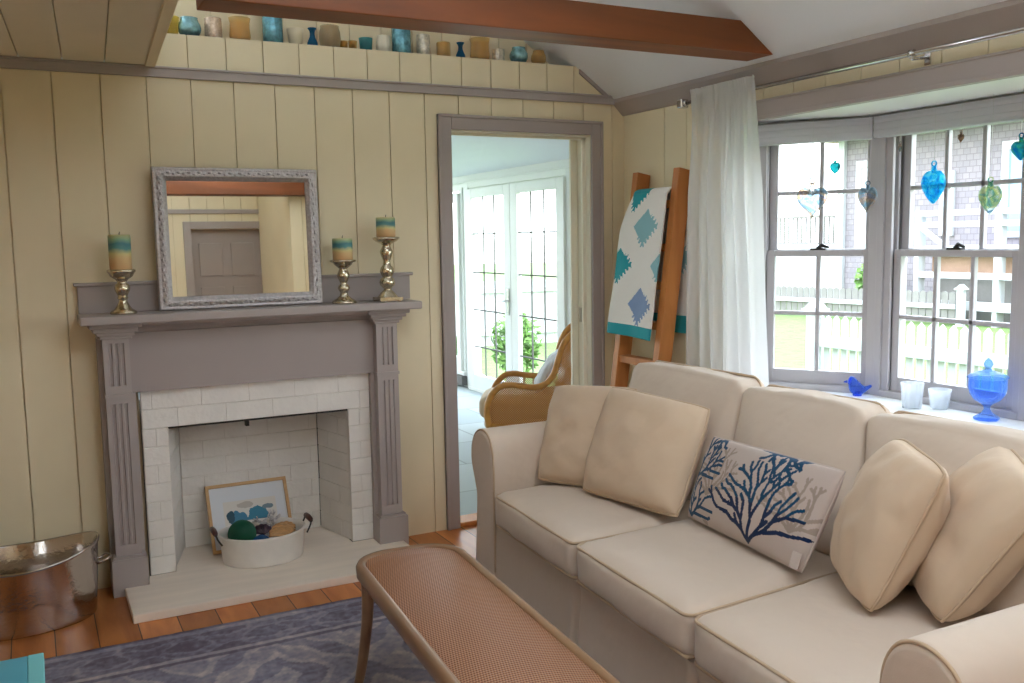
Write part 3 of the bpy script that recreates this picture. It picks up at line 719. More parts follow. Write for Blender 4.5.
ring = mb.build('frame', 'silver_frame', mi, weld=.0005, smooth=True)
mb = MB()
for k in range(4):
    hor = k % 2 == 0; L = (mw if hor else mh)-.07; n = int(L/.021)
    for i in range(n):
        s = -L/2+L*(i+.5)/n; off = ((mh if hor else mw)/2-.027)*(1 if k < 2 else -1)
        a, b = (s, off) if hor else (off, s); amp = .004*(1 if i % 2 else -1)
        if hor: b += amp
        else: a += amp
        c0 = V(mfn(a, b, .021))
        r_ = .0085; vs = []
        for lat in (0, 1, 2):
            rr = r_*math.cos(lat*.7); hh = .007*math.sin(lat*.7)
            vs.append([V(mfn(a+rr*math.cos(2*math.pi*j/8)*(1.2 if hor else .8), b+rr*math.sin(2*math.pi*j/8)*(.8 if hor else 1.2), .02+hh)) for j in range(8)])
        for A, B in zip(vs, vs[1:]):
            for j in range(8): mb.face([A[j], A[(j+1) % 8], B[(j+1) % 8], B[j]])
        mb.face(vs[-1])
mb.build('ornament', 'silver_frame', ring, weld=.0002, smooth=True)
mb = MB(); mb.face([mfn(-mw/2+.05, -mh/2+.05, .006), mfn(mw/2-.05, -mh/2+.05, .006), mfn(mw/2-.05, mh/2-.05, .006), mfn(-mw/2+.05, mh/2-.05, .006)])
mb.build('mirror_glass', 'mirror', mi)
mb = MB(); mb.box(-mw/2+.01, mw/2-.01, -mh/2+.01, mh/2-.01, -.014, -.006, 0, mfn); mb.build('backing', 'brown_board', mi)

def candle_mat(name, bands, z0, z1):
    m, nt, n, l, b = new_mat(name)
    t = n.new('ShaderNodeTexCoord'); s = n.new('ShaderNodeSeparateXYZ'); l.new(t.outputs['Object'], s.inputs[0])
    nz = n.new('ShaderNodeTexNoise'); nz.inputs['Scale'].default_value = 28; l.new(t.outputs['Object'], nz.inputs['Vector'])
    ad = n.new('ShaderNodeMath'); ad.operation = 'MULTIPLY_ADD'; ad.inputs[1].default_value = .02; l.new(nz.outputs[0], ad.inputs[0]); l.new(s.outputs['Z'], ad.inputs[2])
    mr = n.new('ShaderNodeMapRange'); mr.inputs['From Min'].default_value = z0+.01; mr.inputs['From Max'].default_value = z1+.01; l.new(ad.outputs[0], mr.inputs['Value'])
    r = n.new('ShaderNodeValToRGB'); r.color_ramp.elements[0].position = bands[0][0]; r.color_ramp.elements[0].color = lin(bands[0][1])
    r.color_ramp.elements[1].position = bands[-1][0]; r.color_ramp.elements[1].color = lin(bands[-1][1])
    for p, c in bands[1:-1]: q = r.color_ramp.elements.new(p); q.color = lin(c)
    l.new(mr.outputs[0], r.inputs[0]); l.new(r.outputs[0], b.inputs['Base Color']); b.inputs['Roughness'].default_value = .45
    b.inputs['Subsurface Weight'].default_value = .15; b.inputs['Subsurface Radius'].default_value = (.02, .012, .008)
    M[name] = m
BANDS = [(0, (212, 166, 116)), (.34, (220, 186, 132)), (.46, (216, 202, 140)), (.6, (84, 140, 136)), (.74, (66, 122, 130)), (.86, (134, 170, 136)), (1, (204, 194, 140))]
def candle(x, y, z0, z1, r, label):
    nm = 'striped_candle_%d' % int(abs(x*100)); candle_mat(nm, BANDS, z0, z1); h = z1-z0
    t = thing('pillar_candle', label, 'candle', (x, y, z0), 'striped candles on the mantel')
    MB().lathe([(0, 0), (r*.97, 0), (r, .004), (r, h-.006), (r*.95, h), (r*.8, h-.002), (r*.3, h-.008), (0, h-.009)], (x, y, z0), 40).build('wax', nm, t)
    MB().tube([(x, y, z0+h-.01), (x+.001, y, z0+h+.006), (x+.003, y, z0+h+.012)], .0016, 6).build('wick', 'soot', t)
def holder(x, y, prof, label, dish_z, square=False):
    t = thing('candle_holder', label, 'candle holder', (x, y, 1.202), 'mercury glass candle holders')
    mb = MB()
    if square:
        s = .056; mb.box(x-s, x+s, y-s, y+s, 1.202+.004, 1.202+.02)
        for a in (-1, 1):
            for b in (-1, 1): mb.lathe([(0, 0), (.012, 0), (.012, .006), (0, .006)], (x+a*(s-.012), y+b*(s-.012), 1.202), 12)
    mb.lathe(prof, (x, y, 1.202), 40); mb.build('stem', 'mercury', t)
    mb = MB(); mb.lathe(dish_z, (x, y, 1.202), 40); mb.build('dish', 'mercury', t)
holder(-2.595, -.125, [(0, 0), (.052, 0), (.054, .006), (.05, .012), (.036, .02), (.026, .034), (.018, .05), (.017, .06), (.022, .066), (.019, .074), (.022, .082), (.03, .098), (.031, .108), (.026, .122), (.018, .128), (.02, .136), (.03, .148)],
       'squat silver candle holder at the left end of the mantel', [(0, .142), (.03, .146), (.044, .156), (.05, .168), (.056, .174), (.057, .182), (.052, .185), (.044, .182), (0, .180)])
candle(-2.595, -.125, 1.384, 1.530, .044, 'tallest striped teal and amber candle, on the holder left of the mirror')
holder(-1.645, -.125, [(0, 0), (.056, 0), (.057, .006), (.05, .014), (.034, .024), (.02, .036), (.016, .05), (.024, .06), (.028, .072), (.022, .084), (.014, .09), (.018, .1), (.026, .118), (.03, .13), (.022, .15), (.018, .16), (.03, .17)],
       'silver candle holder with round foot just right of the mirror', [(0, .165), (.028, .168), (.04, .178), (.046, .188), (.06, .192), (.061, .199), (.054, .201), (.044, .199), (0, .198)])
candle(-1.645, -.125, 1.400, 1.502, .046, 'shorter striped candle on the round-footed holder right of the mirror')
holder(-1.432, -.125, [(.05, .02), (.044, .026), (.034, .04), (.02, .052), (.018, .06), (.034, .076), (.038, .09), (.032, .106), (.02, .114), (.028, .124), (.034, .14), (.03, .158), (.02, .17), (.016, .19), (.024, .21), (.032, .234), (.022, .252), (.018, .262), (.03, .276)],
       'tall silver candle holder with square foot at the mantel end by the doorway', [(0, .268), (.03, .272), (.05, .282), (.062, .292), (.064, .300), (.056, .302), (.046, .300), (0, .299)], True)
candle(-1.432, -.125, 1.502, 1.596, .045, 'shortest striped candle on the tall square-footed holder')

# ------------------------------------------------------------------ picture and enamel tub on the hearth
pw, ph = .385, .325
pt = math.atan2(.15, .29); pc = V((-2.063, .165, .037+ph/2*math.cos(pt)+.003))
def pfn(a, b, d):
    return tuple(pc + V((a, 0, 0)) + V((0, math.sin(pt), math.cos(pt)))*b + V((0, -math.cos(pt), math.sin(pt)))*d)
pic = thing('framed_picture', 'light wood framed watercolor leaning in the fireplace behind the tub', 'picture', (pc.x, pc.y, .037))
mb = MB(); frame_ring(mb, pw, ph, [(0, -.008), (0, .012), (.014, .012), (.014, -.008)], pfn); mb.build('frame', 'oak', pic, weld=.0005)
mb = MB(); mb.box(-pw/2+.01, pw/2-.01, -ph/2+.01, ph/2-.01, -.006, -.001, 0, pfn); mb.build('mat_board', 'paper', pic)
def art_mat():
    m, nt, n, l, b = new_mat('watercolor'); t = n.new('ShaderNodeTexCoord'); nz = n.new('ShaderNodeTexNoise'); nz.inputs['Scale'].default_value = 30; l.new(t.outputs['Object'], nz.inputs['Vector'])
    cur = None
    for (x, z, rx, rz, c) in ((-.055, -.02, .042, .045, (70, 130, 160)), (.04, -.012, .05, .055, (64, 132, 158)), (-.09, .0, .02, .03, (50, 84, 100)), (.09, .03, .03, .012, (120, 140, 150)), (-.02, .05, .05, .016, (196, 186, 176))):
        mp = n.new('ShaderNodeMapping'); mp.vector_type = 'POINT'; mp.inputs['Location'].default_value = (-x/rx, -z/rz, 0); mp.inputs['Scale'].default_value = (1/rx, 1/rz, 0)
        l.new(t.outputs['UV'], mp.inputs[0]); ln = n.new('ShaderNodeVectorMath'); ln.operation = 'LENGTH'; l.new(mp.outputs[0], ln.inputs[0])
        ad = n.new('ShaderNodeMath'); ad.operation = 'MULTIPLY_ADD'; ad.inputs[1].default_value = 1.1; l.new(nz.outputs[0], ad.inputs[0]); l.new(ln.outputs['Value'], ad.inputs[2])
        lt = n.new('ShaderNodeMath'); lt.operation = 'LESS_THAN'; lt.inputs[1].default_value = 1.5; l.new(ad.outputs[0], lt.inputs[0])
        mx = n.new('ShaderNodeMix'); mx.data_type = 'RGBA'; l.new(lt.outputs[0], mx.inputs[0]); mx.inputs[7].default_value = lin(c)
        if cur: l.new(cur, mx.inputs[6])
        else: mx.inputs[6].default_value = lin((226, 220, 212))
        cur = mx.outputs[2]
    l.new(cur, b.inputs['Base Color']); b.inputs['Roughness'].default_value = .8; M['art'] = m
art_mat()
mb = MB(); mb.grid(lambda a, b: pfn(-.12+.25*a, -.07+.145*b, .0), 4, 4, uv=lambda a, b: (-.12+.25*a, -.07+.145*b)); mb.build('painting', 'art', pic)

tx, ty, tz = -2.052, -.045, .0365
tub = thing('enamel_tub', 'oval white enamel tub with dark wooden grips on the hearth', 'tub', (tx, ty, tz))
mb = MB(); mb.lathe([(0, .004), (.96, .004), (1, 0), (1.01, .006), (1.02, .03), (1.06, .115), (1.10, .126), (1.10, .134), (1.05, .134), (1.03, .12), (.98, .03), (.95, .018), (0, .018)], (0, 0, 0), 56, .18, .155)
for v in mb.bm.verts: v.co = V((tx+v.co.x, ty+v.co.y, tz+v.co.z))
mb.build('bowl', 'enamel', tub, smooth=True)
for s in (-1, 1):
    x = tx+s*.198; mb = MB()
    mb.tube(spline([(x-s*.006, ty-.06, tz+.10), (x+s*.012, ty-.055, tz+.13), (x+s*.018, ty-.05, tz+.152), (x+s*.019, ty, tz+.157), (x+s*.018, ty+.05, tz+.152), (x+s*.012, ty+.055, tz+.13), (x-s*.006, ty+.06, tz+.10)], 4), .004, 8)
    h = mb.build('handle', 'soot', tub)
    mb = MB(); mb.tube([(x+s*.018, ty-.052, tz+.15), (x+s*.019, ty-.04, tz+.155), (x+s*.019, ty, tz+.157), (x+s*.019, ty+.04, tz+.155), (x+s*.018, ty+.052, tz+.15)], [.008, .012, .0135, .012, .008], 10); mb.build('grip', 'handle_wood', h)
M['green_glass'] = glass('dark_green_float_glass', (70, 140, 112), .5, .05, body=.45)
M['blue_glass'] = glass('blue_float_glass', (70, 126, 186), .5, .05, body=.5)
def ball(name, c, r, mat, label, group=None, squash=1.):
    prof = [(r*math.sin(math.pi*i/20), -r*squash*math.cos(math.pi*i/20)) for i in range(21)]
    o = MB().lathe(prof, c, 32).build(name, mat); return tag(o, label, 'glass float', group)
ball('glass_float', (-2.145, -.05, tz+.125), .064, 'green_glass', 'large dark green glass ball in the enamel tub', 'glass floats in the tub')
ball('glass_float', (-2.075, -.125, tz+.085), .044, 'blue_glass', 'small blue glass ball at the front of the enamel tub', 'glass floats in the tub')
M['shell_tan'] = P('tan_shell', (196, 148, 96), .5, var=.25, vscale=60, stretch=(.3, 3, 1)); M['shell_dark'] = P('dark_purple_shell', (54, 38, 52), .35, var=.2, vscale=30)
M['shell_white'] = P('white_coral', (206, 200, 200), .8, bump=.6, bscale=120)
def shell(c, s, yaw, mat, label, tiltx=.5):
    mb = MB(); Rm = Matrix.Rotation(yaw, 3, 'Z') @ Matrix.Rotation(tiltx, 3, 'X')
    def fn(u, v):
        a = (u-.5)*2.5; r = s*v; rib = 1+.035*math.cos(a*14)
        return tuple(V(c) + Rm @ V((r*math.sin(a)*rib, r*math.cos(a)*rib-.4*s, s*.42*(1-(v-.35)**2*1.6)*max(.0, math.cos(a*.55))*rib - .1*s)))
    mb.grid(fn, 42, 12); o = mb.build('sea_shell', mat, solid=.005); return tag(o, label, 'shell', 'shells in the enamel tub')
shell((-1.965, -.06, tz+.105), .075, .3, 'shell_tan', 'ribbed tan scallop shell at the right in the enamel tub', .9)
shell((-1.93, .035, tz+.10), .06, -.6, 'shell_tan', 'smaller tan scallop shell at the back of the enamel tub', .4)
shell((-2.055, -.055, tz+.125), .052, .1, 'shell_dark', 'dark purple shell between the glass balls in the tub', 1.1)
mb = MB(); rnd = random.Random(5)
def branch(p, d, L, r, k):
    q = p+d*L; mb.tube([p, (p+q)/2+V((rnd.uniform(-1, 1), rnd.uniform(-1, 1), 0))*L*.1, q], [r, r*.85, r*.6], 7)
    if k:
        for s in range(3): branch(q, (d+V((rnd.gauss(0, .6), rnd.gauss(0, .5), rnd.gauss(.1, .35)))).normalized(), L*.72, r*.68, k-1)
branch(V((-2.01, .045, tz+.03)), V((.1, .1, 1)).normalized(), .062, .012, 3)
tag(mb.build('coral_piece', 'shell_white', smooth=True), 'pale branching coral at the back of the enamel tub', 'coral')
mb = MB(); mb.lathe([(0, .019), (.155, .019), (.16, .05), (.13, .062), (.06, .066), (0, .064)], (0, 0, 0), 40, 1, .86)
for v in mb.bm.verts: v.co += V((tx, ty, tz)) + V((0, 0, .006*noise.noise(v.co*40)))
o = mb.build('beach_sand', 'shell_white'); tag(o, 'pale coral sand filling the bottom of the enamel tub', 'sand'); o['kind'] = 'stuff'

# ------------------------------------------------------------------ hammered bucket by the wall
bc = V((-3.045, -.235, 0)); A_, B_ = .29, .195
bk = thing('metal_bucket', 'oval hammered metal bucket with ring handles on the floor by the fireplace', 'bucket', tuple(bc))
rimz = lambda a, z: .050*(math.cos(a)**2)*(z/.26)**2
mb = MB(); mb.lathe([(0, .006), (.90, .006), (.915, 0), (.93, .006), (.935, .02), (.965, .12), (1.0, .245), (1.015, .25), (1.02, .257), (1.012, .263), (.99, .257), (.955, .12), (.915, .02), (0, .016)], (0, 0, 0), 72, A_, B_, zf=rimz)
for v in mb.bm.verts: v.co += bc
mb.build('body', 'steel', bk, smooth=True)
for s in (-1, 1):
    x = bc.x+s*A_
    for q in (-.03, .03): mb = MB(); mb.tube([(x-s*.012, bc.y+q, .20), (x+s*.016, bc.y+q, .206)], .006, 8); mb.build('handle_lug', 'steel', bk)
    mb = MB(); mb.tube(spline([(x+s*.010, bc.y-.034, .206), (x+s*.03, bc.y-.03, .215), (x+s*.045, bc.y, .218), (x+s*.03, bc.y+.03, .215), (x+s*.010, bc.y+.034, .206)], 5), .0045, 8)
    mb.build('handle', 'steel', bk)
#PART4
# ------------------------------------------------------------------ beam and the glassware on the ledge
mb = MB(); xe = lambda z: -.07-(z-2.2194)/SL
mb.prism([(-2.40, 2.237), (xe(2.237)-.0, 2.237), (xe(2.362), 2.362), (-2.40, 2.362)], lambda a, b, d: (a, d, b), -1.255, -1.09)
struct(mb.build('beam', 'beam', bevel=.004), 'red brown timber beam across the vaulted ceiling')
M['g_teal'] = P('teal_mercury_glass', (132, 176, 182), .22, .45, var=.3, vscale=60)
M['g_teal2'] = P('deep_teal_mercury_glass', (104, 158, 172), .22, .45, var=.4, vscale=45)
M['g_rose'] = P('rose_mercury_glass', (212, 186, 162), .25, .4, var=.35, vscale=90)
M['g_amber'] = glass('amber_glass', (246, 226, 180), .4, .08, body=.3)
M['g_yellow'] = glass('yellow_glass', (240, 226, 140), .4, .08, body=.3)
M['g_blue'] = glass('deep_blue_glass', (50, 128, 172), .4, .06, body=.55)
M['g_aqua'] = glass('aqua_glass', (110, 190, 196), .4, .1, body=.5)
M['g_clear'] = glass('clear_ribbed_glass', (226, 214, 190), .5, .1, body=.35)
M['g_milk'] = P('cream_milk_glass', (224, 208, 176), .3)
M['g_hob'] = P('white_hobnail_glass', (232, 222, 200), .3)
M['g_mot'] = P('mottled_silver_glass', (214, 204, 184), .3, .35, var=.35, vscale=70)
M['g_gold'] = glass('gold_glass', (232, 200, 130), .5, .1, body=.35)
def prof_of(kind, r, h):
    t = .004
    if kind == 'globe': return [(0, 0), (r*.55, 0)] + [(r*math.sin(a), h*.5-h*.52*math.cos(a)) for a in [.62+i*.2 for i in range(9)]] + [(r*.72, h*.96), (r*.74, h), (r*.68, h), (r*.66, h*.93), (r*.9, h*.5), (r*.5, .006), (0, .006)]
    if kind == 'cyl': return [(0, 0), (r*.96, 0), (r, .004), (r, h-.003), (r-t/2, h), (r-t, h-.003), (r-t, .01), (0, .008)]
    if kind == 'hurricane': return [(0, 0), (r*.7, 0), (r*.86, h*.06), (r*.97, h*.25), (r*.9, h*.6), (r*.9, h*.8), (r*1.0, h), (r*.95, h), (r*.84, h*.8), (r*.84, h*.6), (r*.9, h*.25), (r*.6, .01), (0, .01)]
    if kind == 'cup': return [(0, 0), (r*.68, 0), (r*.74, h*.08), (r*.9, h*.6), (r, h), (r*.94, h), (r*.84, h*.6), (r*.66, .01), (0, .01)]
    if kind == 'bottle': return [(0, 0), (r*.95, 0), (r, h*.06), (r*.9, h*.3), (r*.5, h*.55), (r*.42, h*.72), (r*.5, h*.86), (r*.8, h*.97), (r*.74, h), (r*.5, h*.96), (r*.3, h*.72), (0, h*.5)]
    if kind == 'jar': return [(0, 0), (r*.7, 0), (r*.9, h*.12), (r, h*.45), (r*.96, h*.75), (r*.84, h*.92), (r*.88, h), (r*.8, h), (r*.76, h*.92), (r*.9, h*.5), (r*.6, .012), (0, .01)]
    if kind == 'votive': return [(0, 0), (r*.8, 0), (r*.86, h*.1), (r*.9, h*.5), (r, h), (r*.93, h), (r*.82, h*.5), (r*.7, .008), (0, .008)]
def glassware(name, x, w, h, kind, mat, label, rib=None, y=.085):
    o = MB().lathe(prof_of(kind, w/2, h), (x, y, 2.3853), 40, rib=rib).build(name, mat)
    return tag(o, label, 'glassware', 'glassware along the high ledge')
rb = lambda n, a: (lambda t, z: a*math.cos(n*t))
hob = lambda a_, k: (lambda t, z: a_*max(0, math.cos(12*t))*abs(math.sin(z*k)))
glassware('glass_vase', -2.31, .06, .088, 'cup', 'g_yellow', 'yellow glass partly behind the ceiling edge at the left end of the ledge')
glassware('glass_globe', -2.238, .100, .090, 'globe', 'g_teal', 'round teal mercury glass globe at the left end of the ledge')
glassware('glass_tumbler', -2.136, .074, .098, 'cyl', 'g_rose', 'rose mercury glass cylinder beside the left teal globe', hob(.05, 160))
glassware('glass_hurricane', -2.02, .097, .108, 'hurricane', 'g_amber', 'wide amber glass hurricane left of the tallest teal cylinder')
glassware('glass_cylinder', -1.872, .090, .158, 'cyl', 'g_teal2', 'tall teal mercury glass cylinder touching the beam edge, nearer the mirror', hob(.03, 190))
glassware('glass_cup', -1.768, .078, .082, 'cup', 'g_milk', 'cream glass cup between the tall teal cylinder and a blue bottle')
glassware('glass_bottle', -1.688, .052, .094, 'bottle', 'g_blue', 'small blue glass bottle above the mirror side of the ledge')
glassware('glass_jar', -1.604, .098, .110, 'jar', 'g_clear', 'pale ribbed glass jar right of the blue bottle', rb(22, .03))
glassware('glass_votive', -1.538, .040, .046, 'votive', 'g_gold', 'tiny gold glass votive directly right of the ribbed jar')
glassware('glass_votive', -1.493, .042, .050, 'votive', 'g_gold', 'tiny gold glass votive directly left of the aqua cup')
glassware('glass_votive', -1.428, .066, .068, 'votive', 'g_aqua', 'aqua glass cup in the middle of the ledge')
glassware('glass_votive', -1.338, .072, .086, 'jar', 'g_hob', 'white hobnail glass beside the second teal cylinder', hob(.07, 140))
glassware('glass_cylinder', -1.246, .092, .138, 'cyl', 'g_teal2', 'teal mercury glass cylinder in the middle between hobnail and mottled glasses', rb(18, .015))
glassware('glass_tumbler', -1.131, .068, .108, 'cyl', 'g_mot', 'mottled silver glass cylinder right of the teal cylinder', hob(.05, 150))
glassware('glass_cup', -1.023, .070, .080, 'cyl', 'g_amber', 'plain amber glass cup left of the second blue bottle')
glassware('glass_bottle', -.930, .051, .088, 'bottle', 'g_blue', 'small blue glass bottle above the doorway')
glassware('glass_hurricane', -.822, .104, .114, 'hurricane', 'g_amber', 'rosy amber glass hurricane right of the second blue bottle')
glassware('glass_votive', -.717, .064, .070, 'cyl', 'g_mot', 'low silver and gold glass beside the teal globe above the doorway', rb(10, .03))
glassware('glass_globe', -.598, .096, .088, 'globe', 'g_teal', 'round teal mercury glass globe above the doorway, near the sloping ceiling')
glassware('glass_globe', -.480, .080, .080, 'globe', 'g_amber', 'amber glass globe last on the ledge under the sloping ceiling')

# ------------------------------------------------------------------ rug
RX0, RX1, RY0, RY1 = -3.75, -1.12, -3.3, -.69
def rug():
    mb = MB(); mb.bm.verts.layers.float_color.new('pattern'); nu, nv = 330, 330; cx, cy = (RX0+RX1)/2, (RY0+RY1)/2; w, h = RX1-RX0, RY1-RY0
    vs = mb.grid(lambda a, b: (cx+(a-.5)*w, cy+(b-.5)*h, .008), nu, nv)
    bm = mb.bm; lay = bm.verts.layers.float_color['pattern']
    navy, blue, gray, pale = V(lin((108, 98, 112))[:3]), V(lin((140, 138, 154))[:3]), V(lin((168, 160, 166))[:3]), V(lin((206, 190, 188))[:3])
    for j in range(nv+1):
        for i in range(nu+1):
            v = vs[j][i]; x, y = v.co.x-cx, v.co.y-cy; d = min(w/2-abs(x), h/2-abs(y)); al = y if w/2-abs(x) < h/2-abs(y) else x
            n1 = noise.noise(V((x*9, y*9, 0))); n2 = noise.noise(V((x*38, y*38, 5))); n3 = noise.noise(V((x*2.2, y*2.2, 9)))
            if d < .02: t = .1
            elif d < .05: t = .45
            elif d < .24:
                m = math.sin(al*22)*math.cos((d-.145)*33) + .45*math.sin(al*44+1.2)*math.sin(d*70); t = .22 if m > .28 else (.4 if m > -.15 else .12)
            elif d < .265: t = .7
            elif d < .285: t = .1
            else:
                q = abs(((x*1.15+10) % .62)-.31) + abs(((y*1.0+10) % .74)-.37); m = math.cos(q*24) + .7*math.cos(x*26)*math.cos(y*22)
                t = .52 if m > .5 else (.72 if m > -.3 else .36)
            t += n1*.2 + n2*.26 + noise.noise(V((x*90, y*70, 1)))*.16 + n3*.24; t = max(0, min(1, t))
            c = navy.lerp(blue, t/.4) if t < .4 else (blue.lerp(gray, (t-.4)/.3) if t < .7 else gray.lerp(pale, (t-.7)/.3))
            v[lay] = (*c, 1)
    for v in bm.verts: v.co.z += .0015*noise.noise(v.co*30)
    o = mb.build('area_rug', 'rug', solid=.012); return tag(o, 'faded blue patterned area rug on the orange board floor', 'rug')
rug()

# ------------------------------------------------------------------ cane bench
a_ = R(-3.9); bc0 = V((-1.868, -1.395, 0)); BL_, BW_, BH = 1.55, .372, .45
def bfn(u, s, z):       # u runs from the far end towards the viewer, s across
    ax = V((math.sin(a_), -math.cos(a_), 0)); sd = V((math.cos(a_), math.sin(a_), 0)); return tuple(bc0 + ax*u + sd*s + V((0, 0, z)))
def stadium(ins, n=10):
    r = .135-ins; pts = []
    for (cu, cs, a0) in ((.135, BW_/2-.135, 90), (.135, -BW_/2+.135, 180), (BL_-.135, -BW_/2+.135, 270), (BL_-.135, BW_/2-.135, 0)):
        for i in range(n+1): t = R(a0+90*i/n); pts.append((cu+r*math.cos(t), cs+r*math.sin(t)))
    return pts
be = thing('cane_bench', 'brown bentwood bench with a long woven cane seat in front of the sofa', 'bench', bfn(BL_/2, 0, 0))
mb = MB(); rings = [[mb.bm.verts.new(bfn(u, s, z)) for u, s in stadium(i_)] for i_, z in ((.006, BH-.052), (0, BH-.044), (-.002, BH-.014), (.004, BH-.003), (.012, BH), (.024, BH-.002), (.03, BH-.008), (.03, BH-.05), (.006, BH-.052))]
for A, B in zip(rings, rings[1:]):
    for i in range(len(A)): mb.bm.faces.new([A[i], A[(i+1) % len(A)], B[(i+1) % len(A)], B[i]])
mb.build('seat_rail', 'bench_wood', be, smooth=True)
def half_w(u):
    r = .105; lo = .03
    if u < lo: return .001
    for c in (u-lo, BL_-lo-u):
        if c < r: return max(.002, BW_/2-.03-r+math.sqrt(max(0, r*r-(r-c)**2)))
    return BW_/2-.03
mb = MB(); U = lambda a: .0302+(BL_-.0604)*(a if True else a)
def ufn(a):
    k = .07
    if a < .15: t = a/.15; return .0302+.12*t*t*(1 if t > .01 else 1)
    if a > .85: t = (1-a)/.15; return BL_-.0302-.12*t*t
    return .1502+(BL_-.3004)*(a-.15)/.7
mb.grid(lambda a, b: bfn(ufn(a), (b-.5)*2*half_w(ufn(a)), BH-.008+.016*(1-(2*b-1)**2)*min(1, ufn(a)/.12, (BL_-ufn(a))/.12)), 60, 14, uv=lambda a, b: (ufn(a), (b-.5)*2*half_w(ufn(a))))
mb.build('cane_seat', 'bench_cane', be)
for u0, su in ((.135, -1), (BL_-.135, 1)):
    for s in (-1, 1):
        s0 = s*(BW_/2-.03); mb = MB()
        mb.tube(spline([bfn(u0, s0, BH-.03), bfn(u0, s0, BH-.12), bfn(u0+su*.008, s0+s*.006, BH-.22), bfn(u0+su*.03, s0+s*.022, BH-.36), bfn(u0+su*.05, s0+s*.034, .016)], 6), [.021-.006*i/24 for i in range(25)], 12)
        mb.build('leg', 'bench_wood', be)
        mb = MB(); mb.tube(spline([bfn(u0, s0-s*.01, BH-.13), bfn(u0-su*.02, s0-s*.012, BH-.08), bfn(u0-su*.07, s0-s*.012, BH-.05)], 5), .008, 8); mb.build('brace', 'bench_wood', be)

# ------------------------------------------------------------------ sofa
def soft_box(mb, dims, r, fn, n=16, bulge=(0, 0, 0), seed=0, amp=.004, freq=7.):
    """a rounded, slightly swollen cushion; fn maps normalised -1..1 coordinates to the world"""
    bm = bmesh.new(); bmesh.ops.create_cube(bm, size=2); bmesh.ops.subdivide_edges(bm, edges=bm.edges, cuts=n, use_grid_fill=True)
    h = V(dims)/2; mp = {}
    for v in bm.verts:
        c = v.co.copy(); p = V((c.x*h.x, c.y*h.y, c.z*h.z)); q = V([max(-(h[i]-r), min(h[i]-r, p[i])) for i in range(3)]); d = p-q
        if d.length > 1e-6: p = q+d.normalized()*r
        fx, fy, fz = 1-c.x**2, 1-c.y**2, 1-c.z**2
        p.x += bulge[0]*c.x*fy*fz; p.y += bulge[1]*c.y*fx*fz; p.z += bulge[2]*c.z*max(0, fx)**.6*max(0, fy)**.6
        w = noise.noise(V((p.x*freq+seed, p.y*freq, p.z*freq)))*amp + noise.noise(V((p.x*freq*2.7, p.y*freq*2.7+seed, p.z*freq*2)))*amp*.4
        p += (c.normalized())*w
        mp[v] = mb.bm.verts.new(fn(p.x/h.x, p.y/h.y, p.z/h.z))
    for f in bm.faces: mb.bm.faces.new([mp[v] for v in f.verts]).smooth = True
    bm.free()
def welt(mb, dims, r, fn, z, rad=.0055):
    h = V(dims)/2; q = r*.72; pts = []; k = r*.3
    for cx, cy, a0 in ((h.x-r, h.y-r, 0), (-h.x+r, h.y-r, 90), (-h.x+r, -h.y+r, 180), (h.x-r, -h.y+r, 270)):
        for i in range(5): t = R(a0+90*i/4); pts.append(((cx+(r-k*.45)*math.cos(t))/h.x, (cy+(r-k*.45)*math.sin(t))/h.y))
    out = []
    for i in range(len(pts)):
        a, b = V(pts[i]), V(pts[(i+1) % len(pts)]); m = max(1, int(((b-a).length)/.12))
        for s in range(m): p = a.lerp(b, s/m); out.append(fn(p.x, p.y, z))
    mb.tube(out, rad, 6, closed=True)
def tri(c8):
    """corner points keyed (x,y,z) in -1/1 -> trilinear map"""
    c8 = {k: V(p) for k, p in c8.items()}
    def fn(x, y, z):
        o = V((0, 0, 0))
        for (a, b, c), p in c8.items(): o += p*((1+a*x)/2*(1+b*y)/2*(1+c*z)/2)
        return tuple(o)
    return fn
sofa = thing('sofa', 'long cream slipcovered sofa with rolled arms under the bay window', 'sofa', (-.85, -2.0, 0))
XFR = lambda y: -1.300 + .062*(y+.95)     # front line, drawn out a little towards the near arm
far_prof = spline([(-.752, .03), (-.768, .22), (-.782, .40), (-.758, .475), (-.734, .545), (-.736, .61), (-.77, .668), (-.83, .694), (-.89, .68), (-.925, .63), (-.937, .55), (-.937, .42), (-.937, .2), (-.937, .03)], 4)
near_prof = [V((-3.985-p[0], p[1], 0)) for p in [(q.x, q.y) for q in far_prof]]
def arm(prof, xf, xb):
    mb = MB(); rings = []; cz = V((sum(p[0] for p in prof)/len(prof), .35))
    for x, ins in ((xf-.002, .02), (xf, .012), (xf+.008, .003), (xf+.02, 0), ((xf+xb)/2, 0), (xb, 0)):
        ring = []
        for p in prof:
            d = V((p[0]-cz.x, p[1]-cz.y)); k = d.length; d = d*(1-ins/max(k, .06))
            ring.append(mb.bm.verts.new((x + .004*noise.noise(V((p[0]*9, p[1]*9, 3))), cz.x+d.x, cz.y+d.y if p[1] > .06 else .02)))
        rings.append(ring)
    for A, B in zip(rings, rings[1:]):
        for i in range(len(A)): mb.bm.faces.new([A[i], A[(i+1) % len(A)], B[(i+1) % len(A)], B[i]]).smooth = True
    mb.bm.faces.new(rings[0][::-1]); mb.bm.faces.new(rings[-1])
    a = mb.build('arm', 'sofa', sofa)
    mb = MB(); mb.tube([(xf+.006, cz.x+(p[0]-cz.x)*.985, cz.y+(p[1]-cz.y)*.99) for p in prof if p[1] > .06], .005, 6); mb.build('welt', 'sofa_pipe', a)
arm(far_prof, XFR(-.85), -.36); arm(near_prof, XFR(-3.1)-.02, -.36)
mb = MB()
